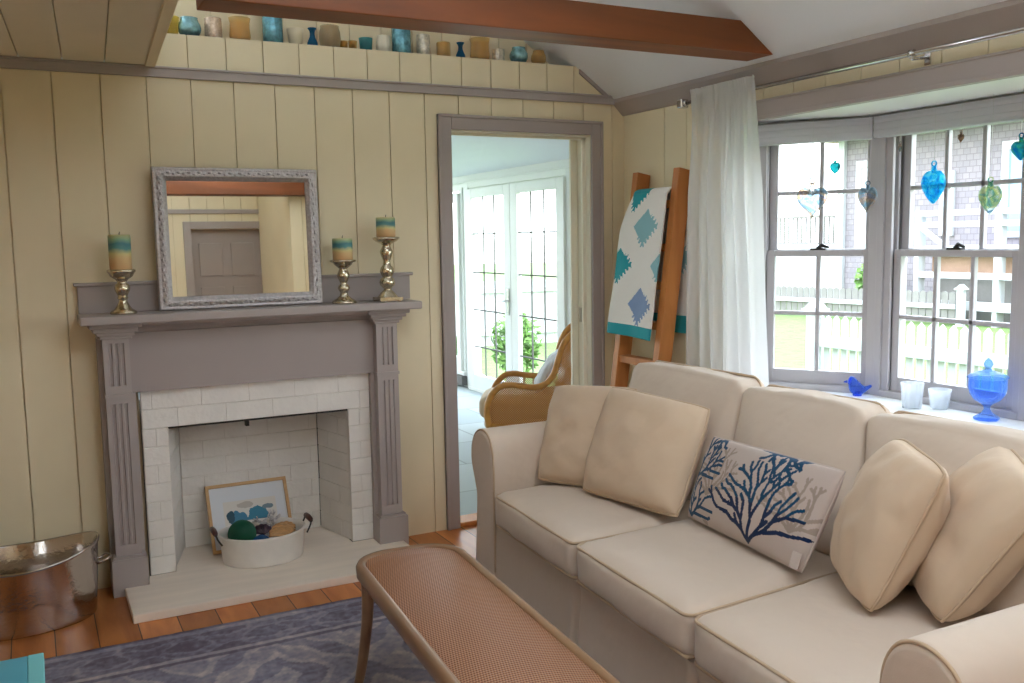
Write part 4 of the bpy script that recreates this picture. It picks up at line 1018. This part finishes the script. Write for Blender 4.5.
soft_box(mb, (.14, 2.36, .86), .05, tri({(a, b, c): (-.36+.07*a + (-.05 if c < 0 else 0), -1.99+1.18*b, .445+.425*c) for a in (-1, 1) for b in (-1, 1) for c in (-1, 1)}), 14, seed=3)
mb.build('back', 'sofa', sofa)
mb = MB()
def skirt(a, b):
    y = -.93-2.12*a; z = .30-.29*b; x = XFR(y)+.022
    for yj in (-1.655, -2.345):
        d = abs(y-yj); x += .05*math.exp(-(d/.016)**2)*b**.6 - .018*math.exp(-((d-.035)/.03)**2)*b
    x -= .012*b + .006*b*math.sin(y*13) + .004*noise.noise(V((y*6, z*5, 1)))
    return (x, y, z)
mb.grid(skirt, 240, 12); mb.grid(lambda a, b: (XFR(-.93-2.12*a)+.022+(.6)*b, -.93-2.12*a, .30), 20, 2)
mb.build('skirt', 'sofa', sofa)
YB = [(-.945, -.952), (-1.655, -1.635), (-2.345, -2.28), (-3.04, -3.02)]     # seat joints: front, back
for i in range(3):
    (f0, b0), (f1, b1) = YB[i], YB[i+1]; g = .004
    c = {}
    for z in (-1, 1):
        zz = .305 if z < 0 else .452
        c[(-1, -1, z)] = (XFR(f1), f1+g, zz); c[(-1, 1, z)] = (XFR(f0), f0-g, zz); c[(1, -1, z)] = (-.50, b1+g, zz); c[(1, 1, z)] = (-.50, b0-g, zz)
    fn = tri(c); dims = (.80, .70, .15); mb = MB(); soft_box(mb, dims, .035, fn, 20, (.012, .004, .022), 11*i, .005)
    s_ = mb.build('seat_cushion', 'sofa', sofa); mb = MB(); welt(mb, dims, .035, fn, .80); welt(mb, dims, .035, fn, -.85); mb.build('welt', 'sofa_pipe', s_)
YT = [(-.86, -.95, .935), (-1.592, -1.655, .915), (-2.185, -2.30, .905), (-2.93, -3.01, .90)]
for i in range(3):
    t0, b0, z0 = YT[i]; t1, b1, z1 = YT[i+1]; g = .005; zt = (z0+z1)/2; c = {}
    for x in (-1, 1):
        fx = x < 0
        c[(x, 1, 1)] = (-.555 if fx else -.405, t0-g, zt+(.0 if fx else -.01)); c[(x, -1, 1)] = (-.555 if fx else -.405, t1+g, zt)
        c[(x, 1, -1)] = (-.735 if fx else -.47, b0-g, .45); c[(x, -1, -1)] = (-.735 if fx else -.47, b1+g, .45)
    fn = tri(c); dims = (.2, .68, .48); mb = MB(); soft_box(mb, dims, .038, fn, 22, (.06, .004, .014), 40+7*i, .010, 6.)
    b_ = mb.build('back_cushion', 'sofa', sofa)
    mb = MB(); h = V(dims)/2; pts = []
    for cy, cz, a0 in ((h.y-.05, h.z-.05, 0), (-h.y+.05, h.z-.05, 90), (-h.y+.05, -h.z+.05, 180), (h.y-.05, -h.z+.05, 270)):
        for k in range(6): t = R(a0+90*k/5); pts.append((.55, (cy+.046*math.cos(t))/h.y, (cz+.046*math.sin(t)+.012*(cz > 0)*math.cos(cy))/h.z))
    dense = []
    for k in range(len(pts)):
        a, b = V(pts[k]), V(pts[(k+1) % len(pts)]); m = max(1, int((b-a).length/.15))
        for s in range(m): dense.append(fn(*a.lerp(b, s/m)))
    mb.tube(dense, .0055, 6, closed=True); mb.build('welt', 'sofa_pipe', b_)

# ------------------------------------------------------------------ throw pillows
def pillow(mb, BLc, BRc, TLc, TRc, t, n=26, m=26, seed=0, amp=.008, mfn=None, ears=.03, rnd_c=.095):
    BLc, BRc, TLc, TRc = map(V, (BLc, BRc, TLc, TRc)); nn = (BRc-BLc).cross(TLc-BLc).normalized()
    def pos(u, v, side):
        uu = u*(1-ears*(1-v*v)*abs(u))*math.sqrt(1-rnd_c*v**4); vv = v*(1-ears*(1-u*u)*abs(v))*math.sqrt(1-rnd_c*u**4); a, b = (uu+1)/2, (vv+1)/2
        p = BLc*(1-a)*(1-b)+BRc*a*(1-b)+TLc*(1-a)*b+TRc*a*b
        prof = (max(0, 1-u**2)**.5*max(0, 1-v**2)**.5)**.8
        edge = (1-abs(u))*(1-abs(v))
        w = noise.noise(V((u*3.1+seed, v*3.1, side*2)))*amp*prof*2 + amp*1.2*prof*math.sin(9*(u+v*.6)+seed)*(abs(u*v))
        return p + nn*(side*(t/2*prof)+w)
    def mk(side):
        f = lambda a, b: pos(math.sin((2*a-1)*math.pi/2)*.5+(2*a-1)*.5, math.sin((2*b-1)*math.pi/2)*.5+(2*b-1)*.5, side)
        return f
    mb.grid(mk(1), n, m, mfn=mfn); mb.grid(mk(-1), n, m)
    return [pos(a, b, 0) for a, b in [(-1+2*i/20, -1) for i in range(20)] + [(1, -1+2*i/20) for i in range(20)] + [(1-2*i/20, 1) for i in range(20)] + [(-1, 1-2*i/20) for i in range(20)]]
def cream_pillow(c, t, label, seed):
    mb = MB(); edge = pillow(mb, *c, t, seed=seed, rnd_c=.15 if c[0][1] < -2 else .1); base = tuple((V(c[0])+V(c[1]))/2)
    th = thing('throw_pillow', label, 'pillow', base, 'cream throw pillows on the sofa')
    mb.build('cover', 'pillow', th, weld=.0004, smooth=True)
    MB().tube(edge, .005, 6, closed=True).build('piping', 'sofa_pipe', th)
# corners in the order bottom-left, bottom-right, top-left, top-right as seen from the front
cream_pillow([(-1.105, -.965, .478), (-.89, -1.335, .478), (-.915, -.80, 0.845), (-.72, -1.16, .865)], .19, 'cream pillow leaning on the far arm, behind another square cream pillow', 2)
cream_pillow([(-1.04, -1.215, .484), (-.945, -1.725, .484), (-.815, -1.10, .876), (-.675, -1.58, .838)], .19, 'large square cream pillow between the far corner pillow and the coral print pillow', 5)
cream_pillow([(-.785, -2.30, .482), (-1.035, -2.655, .478), (-.685, -2.44, .895), (-.905, -2.78, .885)], .21, 'cream pillow standing right of the coral print pillow, seen nearly edge on', 9)
cream_pillow([(-.62, -2.42, .485), (-.95, -2.80, .485), (-.50, -2.65, .895), (-.82, -3.0, .86)], .22, 'cream pillow wedged in the near corner against the near arm', 13)

def coral_segments(cx, cy, h, seed, a0=math.pi/2, wide=1., w=.0056, depth=6):
    rnd = random.Random(seed); segs = []; tips = []
    def grow(p, a, L, k):
        a = a0 + max(-1.5, min(1.5, a-a0)); q = (p[0]+L*math.cos(a), p[1]+L*math.sin(a))
        if any((q[0]-t[0])**2+(q[1]-t[1])**2 < (3.0*w)**2 for t in tips): return
        tips.append(q); segs.append((p, q, w*(1 if k < 4 else 1.25)))
        if k == 0: return
        for d in ((-.5, .45) if rnd.random() < .8 else (.08,)): grow(q, a+d*wide*rnd.uniform(.6, 1.25), L*rnd.uniform(.84, 1.0), k-1)
    for d in (-1.0, -.5, 0, .5, 1.0): grow((cx, cy), a0+d*wide, h/5.6, depth)
    return segs
NAVY = coral_segments(.08, -.14, .225, 4, wide=.8, w=.0054, depth=8)
NAVY_L = coral_segments(-.285, -.145, .16, 8, 1.5, w=.005, depth=6) + coral_segments(-.30, .0, .15, 18, 1.45, w=.005, depth=6)
NAVY_T = coral_segments(.10, .16, .14, 12, -math.pi/2-.1, 1.2, w=.0052, depth=5) + coral_segments(.17, .15, .10, 32, -math.pi/2+.5, 1.1, w=.0052, depth=4) + coral_segments(.04, .155, .10, 33, -math.pi/2-.5, 1.1, w=.0052, depth=4)
NAVY_T2 = coral_segments(-.24, .15, .10, 21, -math.pi/2+.3, 1.2, w=.005, depth=4)
TAN = coral_segments(-.19, -.05, .17, 15, w=.0045) + coral_segments(.25, -.06, .18, 17, w=.0045) + coral_segments(-.18, -.15, .08, 19, w=.0045)
def seg_hit(segs, x, y):
    for (x0, y0), (x1, y1), w in segs:
        if abs(x-x0) > .09 and abs(x-x1) > .09: continue
        dx, dy = x1-x0, y1-y0; t = max(0, min(1, ((x-x0)*dx+(y-y0)*dy)/(dx*dx+dy*dy+1e-9)))
        if (x-x0-t*dx)**2+(y-y0-t*dy)**2 < w*w: return True
    return False
def coral_mat(a, b):
    u = math.sin((2*a-1)*math.pi/2)*.5+(2*a-1)*.5; v = math.sin((2*b-1)*math.pi/2)*.5+(2*b-1)*.5
    x, y = u*.325, v*.155
    if seg_hit(NAVY, x, y): return 2 if y < -.02 else 1
    if seg_hit(NAVY_L, x, y) or seg_hit(NAVY_T, x, y) or seg_hit(NAVY_T2, x, y): return 1
    if seg_hit(TAN, x, y): return 3
    return 0
c3 = [(-.885, -1.695, .482), (-.955, -2.335, .482), (-.775, -1.705, .765), (-.825, -2.375, .785)]
th = thing('lumbar_pillow', 'oatmeal lumbar pillow with blue coral print on the middle seat', 'pillow', (-.92, -2.02, .482))
mb = MB(); edge = pillow(mb, *c3, .13, 230, 120, seed=21, amp=.003, mfn=coral_mat, ears=.02, rnd_c=.05)
mb.build('cover', ['linen', 'coral_navy', 'coral_deep', 'coral_tan'], th, weld=.0002, smooth=True)
MB().tube(edge, .0035, 6, closed=True).build('edge_seam', 'linen', th)
mb = MB(); p = V((-.975, -2.325, .525)); mb.box(-.002, .002, -.018, .018, -.022, .022, 0, lambda x, y, z: tuple(p+V((x-.0+z*.35, y, z)))); o = mb.build('care_tag', 'linen', th); o['label'] = 'small sewn label'
#PART5
# ------------------------------------------------------------------ ladder and quilt
ld = thing('ladder', 'orange pine blanket ladder leaning on the wall beside the curtain', 'ladder', (-.25, -.4, 0))
LK = .134                                           # lean: metres out from the wall per metre down
lx = lambda z: -.085-LK*(1.82-z)                    # front face of the rails
def rail(y0, y1):
    mb = MB(); mb.prism([(lx(0), 0), (lx(0)+.082, 0), (lx(1.815)+.082, 1.805), (lx(1.82), 1.82)], lambda a, b, d: (a, d, b), y0, y1); mb.build('rail', 'ladder', ld, bevel=.003)
rail(-.252, -.206); rail(-.602, -.554)
for z in (.22, .435, .645, .85, 1.04, 1.24, 1.43, 1.645):
    x = lx(z); mb = MB(); mb.prism([(x+.012, z-.019), (x+.072, z-.019), (x+.07, z+.019), (x+.010, z+.019)], lambda a, b, d: (a, d, b), -.557, -.249); mb.build('rung', 'ladder', ld, bevel=.003)
def star(a, b, ca, cb, s, tooth):
    """pieced block: a diamond whose right and upper edges carry small points"""
    x, y = (a-ca)/s, (b-cb)/s; d = abs(x)+abs(y)
    if d < .78: return True
    k = math.atan2(y, x); 
    if -0.9 < k < 2.2: 
        q = (x-y) if x*y >= 0 else (x+y); f = (q*3.2) % 1
        return d < .78+.30*(1-abs(2*f-1))
    return False
def quilt_mat(a, b):
    # a across 0..1, b down 0..1
    x, y = a*.38, b*.80
    if b > .925: return 1
    if star(x, y, .215, .185, .125, 6): return 2
    if star(x, y, .24, .62, .125, 6): return 3
    if star(x, y, .03, .40, .12, 6): return 1
    if star(x, y, .075, -.005, .115, 6): return 1
    if star(x, y, .40, .40, .11, 6): return 2
    return 0
def quilt_pt(a, b):
    """a across, b from 0 front bottom .. over the rung .. 1 back bottom"""
    fl, tl, bl2 = .72, .10, .70; s = b*(fl+tl+bl2)
    yl, yr_ = -.188, -.556
    if s < fl:
        z = .985+s*1.0; k = s/fl; left = yl - .085*max(0, (k-.72)/.28)**1.5; y = left+(yr_-left)*a - .012*(1-k)*a
        x = lx(z)-.022-.008*math.sin(a*7+1)*(1-k) - .012*(1-k) + .006*noise.noise(V((a*4, s*5, 2)))
        z -= .012*a*(1-k)
    elif s < fl+tl:
        t = (s-fl)/tl*math.pi; y = -.258+(yr_+.258)*a; x = lx(1.705)+.040-.052*math.cos(t); z = 1.703+.026*math.sin(t)
    else:
        k = (s-fl-tl)/bl2; w = min(1, k/.35); y0 = -.262; y1 = -.552-.15*w; y = y0+(y1-y0)*a; z = 1.70-.70*k; x = min(-.03, lx(1.70)+.094+.0*k) + .008*math.sin(a*8)*k
        x = max(min(x, -.018), lx(z)+.086)
    return (x, y, z)
mb = MB()
FR = .72/(.72+.10+.70); n2 = 240
def qm(a, b):
    if b < FR+.03: return quilt_mat(a, 1-b/FR*1.0 if b < FR else 0)
    kb = (b-FR-.03)/(1-FR-.03); return 1 if kb > .88 else (2 if star(a*.5, kb*.7, .3, .35, .12, 5) else 0)
mb.grid(quilt_pt, 120, n2, mfn=qm)
q = mb.build('quilt', ['quilt', 'quilt_teal', 'quilt_sea', 'quilt_blue'], solid=.007); tag(q, 'white quilt with teal and blue patchwork diamonds hung over the ladder', 'quilt')

# ------------------------------------------------------------------ curtain and rod
mb = MB(); mb.tube([(-.085, -.655, 2.118), (-.085, -3.7, 2.118)], .0095, 14)
t = thing('curtain_rod', 'brushed metal curtain rod with a glass end knob above the bay', 'curtain rod', (-.085, -2.1, 2.118))
mb.build('rod', 'chrome', t)
mb = MB(); mb.tube([(-.085, -.66, 2.118), (-.085, -.645, 2.118)], .016, 14); mb.box(-.107, -.063, -.645, -.607, 2.097, 2.139); mb.build('finial', 'chrome', t, bevel=.005)
for y in (-1.945, -.72):
    mb = MB(); mb.box(-.006, 0, y-.012, y+.012, 2.085, 2.139); mb.tube([(0, y, 2.112), (-.085, y, 2.10), (-.098, y, 2.108)], .006, 8); mb.tube([(-.085, y-.009, 2.118), (-.085, y+.009, 2.118)], .0155, 14); mb.build('bracket', 'chrome', t)
def cur(a, b):
    z = 2.168-2.13*b; y0 = -.725+.045*b; y1 = -1.162-.085*min(1, b*1.4)**1.2
    aw = a + .035*math.sin(a*9+1.3) + .02*math.sin(a*23); y = y0+(y1-y0)*a
    ph = aw*math.pi*2*7.5; k = min(1, max(0, b-.03)*5); big = .030+.014*noise.noise(V((a*5, 1.7, 0)))
    x = -.108 + (1-k)*.005*math.sin(aw*math.pi*2*26) + k*big*math.sin(ph+.5*math.sin(b*4+a*3)) + k*.012*math.sin(aw*math.pi*4.6+b*2)
    if b < .022: x += .012*(1-b/.022)*math.sin(aw*math.pi*2*26)
    return (min(x, -.03), y + k*.007*math.sin(ph*2+b*3), z)
c_ = MB(); c_.grid(cur, 260, 90); tag(c_.build('curtain', 'sheer'), 'white sheer gathered curtain hanging between ladder and bay window', 'curtain')

# ------------------------------------------------------------------ glass hearts in the bay
M['h_clear'] = glass('clear_iridescent_glass', (176, 188, 198), .9, .04, var=(14, [(196, 206, 214), (150, 180, 198), (214, 188, 162), (166, 180, 208)]), body=.2)
M['h_teal'] = glass('dark_teal_glass', (70, 160, 164), .5, .05, body=.3)
M['h_aqua'] = glass('aqua_blue_glass', (30, 170, 214), .5, .05, var=(26, [(40, 150, 226), (80, 214, 244), (170, 240, 250)]), body=.18)
M['h_amber'] = glass('smoky_amber_glass', (170, 150, 136), .5, .05, body=.4)
M['h_swirl'] = glass('green_blue_swirl_glass', (200, 216, 190), .6, .05, var=(18, [(90, 136, 176), (226, 236, 236), (222, 226, 170), (120, 184, 176), (236, 240, 240)]), body=.2)
M['h_ocean'] = glass('blue_green_glass', (20, 90, 170), .5, .05, var=(24, [(40, 96, 210), (60, 170, 190), (120, 210, 160)]), body=.3)
def heart(c, w, h, mat, label, thick=.45, notch=1., yaw=0., group='glass hearts hanging in the bay window'):
    """c: centre of the heart; hangs facing the room"""
    t = thing('heart_ornament', label, 'ornament', (c[0], c[1], c[2]), group)
    ca, sa = math.cos(yaw), math.sin(yaw); P2 = lambda a, d, z: (c[0]+a*sa+d*ca, c[1]-a*ca+d*sa, c[2]+z)
    bm_ = MB(); N = 56; K = 14; rows = []
    out = []
    for i in range(N):
        s = 2*math.pi*i/N; x = 16*math.sin(s)**3/17; y = (13*math.cos(s)-5*math.cos(2*s)-2*math.cos(3*s)-math.cos(4*s)+2.5)/15.5
        if notch < 1: 
            e_ = (math.sin(s)*.95*(1-.25*(math.cos(s) < 0)*math.cos(s)**2), math.cos(s)*(.85 if math.cos(s) > 0 else 1.0)); x = x*notch+e_[0]*(1-notch); y = y*notch+e_[1]*(1-notch)
        out.append((x*w/2, y*h/2))
    mid = (0, .05*h)
    for j in range(K+1):
        p = -math.pi/2+math.pi*j/K; k = max(.0, math.cos(p))**.8; d = math.sin(p)*w*thick/2
        rows.append([bm_.bm.verts.new(P2(mid[0]+(x-mid[0])*k, d*(.75+.25*(1-abs(z)/(h/2)) ), mid[1]+(z-mid[1])*k)) for x, z in out])
    for A, B in zip(rows, rows[1:]):
        for i in range(N): bm_.bm.faces.new([A[i], A[(i+1) % N], B[(i+1) % N], B[i]]).smooth = True
    bm_.build('glass_body', mat, t, weld=.0002)
    ztop = (max(z for x, z in out if abs(x) < w*.12)); r = .07*w+.003
    mb = MB(); mb.lathe([(r*1.3, -.3*r), (r*1.1, r*.6), (r*.8, r*1.6), (r*.9, r*2.2), (0, r*2.3)], P2(0, 0, ztop-.004), 14); 
    zc_ = ztop-.004+r*3.0; mb.tube([P2(r*1.0*math.cos(2*math.pi*i/14), 0, zc_+r*1.0*math.sin(2*math.pi*i/14)) for i in range(14)], r*.32, 6, closed=True)
    mb.build('hanger', mat, t)
    mb = MB(); mb.tube([P2(0, 0, zc_+r*.9), P2(0, 0, 1.984-c[2])], .0007, 5); mb.build('thread', 'thread', t)
heart((.134, -1.258, 1.618), .143, .150, 'h_clear', 'largest clear glass heart, hanging left in the narrow bay window', yaw=R(34))
heart((.186, -1.336, 1.768), .047, .058, 'h_teal', 'small dark teal glass heart above the clear heart in the narrow window', yaw=R(34), notch=.4)
heart((.261, -1.449, 1.628), .088, .122, 'h_clear', 'slim clear glass heart hanging before the post between the two windows', yaw=R(20), notch=.7)
heart((.24, -1.628, 1.825), .024, .030, 'h_clear', 'tiny clear glass drop beside the post, above the aqua heart', notch=.3)
heart((.24, -1.792, 1.668), .104, .150, 'h_aqua', 'bright aqua blue glass heart hanging in the wide window', .7, .35)
heart((.24, -1.907, 1.838), .030, .036, 'h_amber', 'tiny smoky glass heart high in the wide window', notch=.6)
heart((.24, -2.038, 1.605), .094, .120, 'h_swirl', 'clear glass heart with green and blue swirls in the wide window', .6, .5)
heart((.24, -2.152, 1.772), .076, .080, 'h_ocean', 'blue and green glass heart at the edge of the frame', .6, .5)

# ------------------------------------------------------------------ things on the sill
M['cobalt'] = glass('cobalt_glass', (186, 214, 254), .5, .04, body=.06); M['bird_glass'] = glass('blue_bird_glass', (150, 184, 252), .4, .04, body=.12)
ZSI = .7752
bx, by = .262, -1.418
t = thing('glass_bird', 'small blue glass bird on the sill below the narrow window', 'bird figurine', (bx, by, ZSI))
mb = MB(); dirv = V((.30, -.95, 0)).normalized()
pth = [V((bx, by, ZSI+.045)) - dirv*.03 + V((0, 0, .018)), V((bx, by, ZSI+.05)) - dirv*.034 + V((0, 0, .014)), V((bx, by, ZSI+.05)) - dirv*.022 + V((0, 0, .010)), V((bx, by, ZSI+.035)) - dirv*.008, V((bx, by, ZSI+.030)) + dirv*.012, V((bx, by, ZSI+.032)) + dirv*.028, V((bx, by, ZSI+.040)) + dirv*.046, V((bx, by, ZSI+.05)) + dirv*.062]
mb.tube(spline(pth, 6), [r for r in [.004+.016*min(1, i/6) for i in range(7)]] + [.020]*5 + [.020+.009*min(1, i/6) for i in range(7)] + [.029-.006*i/6 for i in range(7)] + [.023-.013*i/8 for i in range(8)] + [.010-.0055*i/8 for i in range(9)], 14)
mb.build('body', 'bird_glass', t)
mb = MB(); mb.lathe([(0, 0), (.018, 0), (.020, .004), (.015, .014), (.01, .02)], (bx, by, ZSI), 16); mb.build('foot', 'bird_glass', t)
mb = MB(); hp = V((bx, by, ZSI+.058)) - dirv*.048; mb.tube([hp, hp-dirv*.010-V((0, 0, .002)), hp-dirv*.017-V((0, 0, .004))], [.006, .0035, .0008], 8); mb.build('beak', 'bird_glass', t)
M['frost'] = glass('frosted_white_glass', (240, 242, 244), .4, .3, body=.35, milk=.7)
o = MB().lathe(prof_of('votive', .044, .104), (.215, -1.742, ZSI), 40, rib=lambda a, z: .05*math.cos(12*a)*(.4+z*6)).build('candle_glass', 'frost'); tag(o, 'taller ribbed frosted glass cup on the sill, nearer the bird', 'glass cup', 'frosted cups on the sill')
o = MB().lathe(prof_of('cup', .043, .080), (.288, -1.815, ZSI), 40, rib=lambda a, z: .03*abs(math.cos(4*a))).build('candle_glass', 'frost'); tag(o, 'shorter frosted glass cup on the sill, nearer the blue jar', 'glass cup', 'frosted cups on the sill')
jx, jy = .245, -2.055
t = thing('candy_jar', 'cobalt blue glass pedestal jar with pointed lid on the window sill', 'jar', (jx, jy, ZSI))
fl_ = lambda a, z: .07*abs(math.cos(5*a))*(1 if .085 < z < .15 else .3)
MB().lathe([(0, 0), (.042, 0), (.047, .004), (.046, .010), (.034, .018), (.018, .03), (.011, .042), (.013, .052), (.02, .060), (0, .062)], (jx, jy, ZSI), 8).build('foot', 'cobalt', t)
MB().lathe([(0, .060), (.02, .062), (.043, .075), (.058, .098), (.064, .122), (.064, .146), (.066, .158), (.062, .158), (.060, .146), (.059, .122), (.052, .1), (.038, .082), (0, .072)], (jx, jy, ZSI), 60, rib=fl_).build('bowl', 'cobalt', t)
MB().lathe([(.070, .159), (.072, .163), (.066, .170), (.046, .178), (.026, .185), (.014, .190), (.010, .197), (.014, .205), (.017, .212), (.012, .224), (.004, .234), (0, .236)], (jx, jy, ZSI), 40, rib=lambda a, z: .03*math.cos(8*a)).build('lid', 'cobalt', t)

# ------------------------------------------------------------------ aqua side table at the lower left
tt = thing('side_table', 'aqua painted side table at the lower left corner, edge only', 'table', (-3.2, -2.08, 0))
mb = MB(); mb.box(-3.45, -3.0, -2.32, -1.85, .478, .50); mb.build('tabletop', 'teal_paint', tt, bevel=.003)
mb = MB(); mb.box(-3.0, -2.965, -2.32, -1.85, .478, .501); o = mb.build('edge_board', 'teal_light', tt, bevel=.003)
mb = MB(); mb.box(-3.42, -2.995, -2.29, -1.88, .40, .478); mb.build('apron', 'teal_paint', tt)
for x in (-3.40, -3.015):
    for y in (-2.27, -1.90): mb = MB(); mb.prism([(x-.02, .40), (x+.02, .40), (x+.014, .015), (x-.014, .015)], lambda a, b, d: (a, d, b), y-.018, y+.018); mb.build('leg', 'teal_paint', tt)

# ------------------------------------------------------------------ wicker armchair in the sun room
F = V((-.86, .50, 0)).normalized(); S = V((.50, .86, 0)).normalized()     # forward, and across to the far side
C0 = V((.20, .80, 0))
cfn = lambda f, s, z: tuple(C0 + F*f + S*s + V((0, 0, z)))
ch = thing('wicker_armchair', 'honey rattan armchair with caned sides and white cushion beyond the doorway', 'armchair', cfn(.28, .3, 0))
WD = .52
top_line = [(.60, .26), (.615, .36), (.59, .46), (.53, .525), (.46, .54), (.36, .528), (.28, .525), (.215, .555), (.17, .62), (.145, .70), (.11, .80), (.05, .872), (-.02, .905)]
for s in (0, WD):
    mb = MB(); mb.tube([cfn(p.x, s, p.y) for p in spline([(a, b, 0) for a, b in top_line], 5)], .021, 10)
    mb.tube([cfn(.60, s, .27), cfn(.3, s, .255), cfn(-.02, s, .25)], .018, 10); mb.tube([cfn(-.02, s, .905), cfn(-.05, s, .6), cfn(-.02, s, .25)], .018, 10); mb.build('side_frame', 'rattan', ch)
    mb = MB(); tp = spline([(a, b, 0) for a, b in top_line], 6)
    def zt_at(f):
        best = .26
        for p, q in zip(tp, tp[1:]):
            a, b = sorted((p.x, q.x))
            if a <= f <= b and abs(b-a) > 1e-6: best = max(best, p.y+(q.y-p.y)*(f-p.x)/(q.x-p.x))
        return best
    mb.grid(lambda a, b: cfn(-.03+.63*a, s+.002, .26+(zt_at(-.03+.63*a)-.26)*b), 60, 12, uv=lambda a, b: (-.03+.63*a, .26+(zt_at(-.03+.63*a)-.26)*b))
    mb.build('cane_side', 'chair_cane', ch)
mb = MB(); mb.tube([cfn(-.02, 0, .905), cfn(-.07, WD*.25, .94), cfn(-.085, WD*.5, .95), cfn(-.07, WD*.75, .94), cfn(-.02, WD, .905)], .022, 10); mb.tube([cfn(-.02, 0, .25), cfn(-.02, WD, .25)], .018, 8); mb.tube([cfn(.6, 0, .27), cfn(.62, WD/2, .27), cfn(.6, WD, .27)], .02, 8); mb.build('back_rail', 'rattan', ch)
mb = MB(); mb.grid(lambda a, b: cfn(-.02-.075*b-.035*math.sin(math.pi*a)*b, WD*a, .26+.66*b), 24, 24, uv=lambda a, b: (WD*a, .66*b)); mb.build('cane_back', 'chair_cane', ch)
for f in (.59, -.01):
    for s in (0.01, WD-.01): mb = MB(); mb.tube([cfn(f, s, .27), cfn(f+.01, s, .14), cfn(f+.02, s, .003)], [.02, .018, .014], 10); mb.build('leg', 'rattan', ch)
mb = MB(); soft_box(mb, (.62, .46, .15), .05, lambda x, y, z: cfn(.335+.335*x, WD/2+.225*y, .375+.075*z), 12, (.01, 0, .02), 5); mb.build('seat_cushion', 'pillow', ch)
mb = MB(); soft_box(mb, (.60, .54, .07), .03, lambda x, y, z: cfn(.32+.32*x, WD/2+.22*y, .27+.035*z), 8, (0, 0, 0), 6); mb.build('seat_base', 'pillow', ch)
M['stripe'] = P('striped_ticking', (206, 206, 214), .9, var=.18, vscale=14, stretch=(3, 3, .3))
mb = MB(); edge = pillow(mb, cfn(.30, .10, .455), cfn(.30, .42, .455), cfn(.13, .10, .73), cfn(.13, .42, .73), .10, 14, 14, seed=30)
tag(mb.build('chair_pillow', 'stripe', weld=.0004, smooth=True), 'pale striped pillow in the wicker armchair', 'pillow')
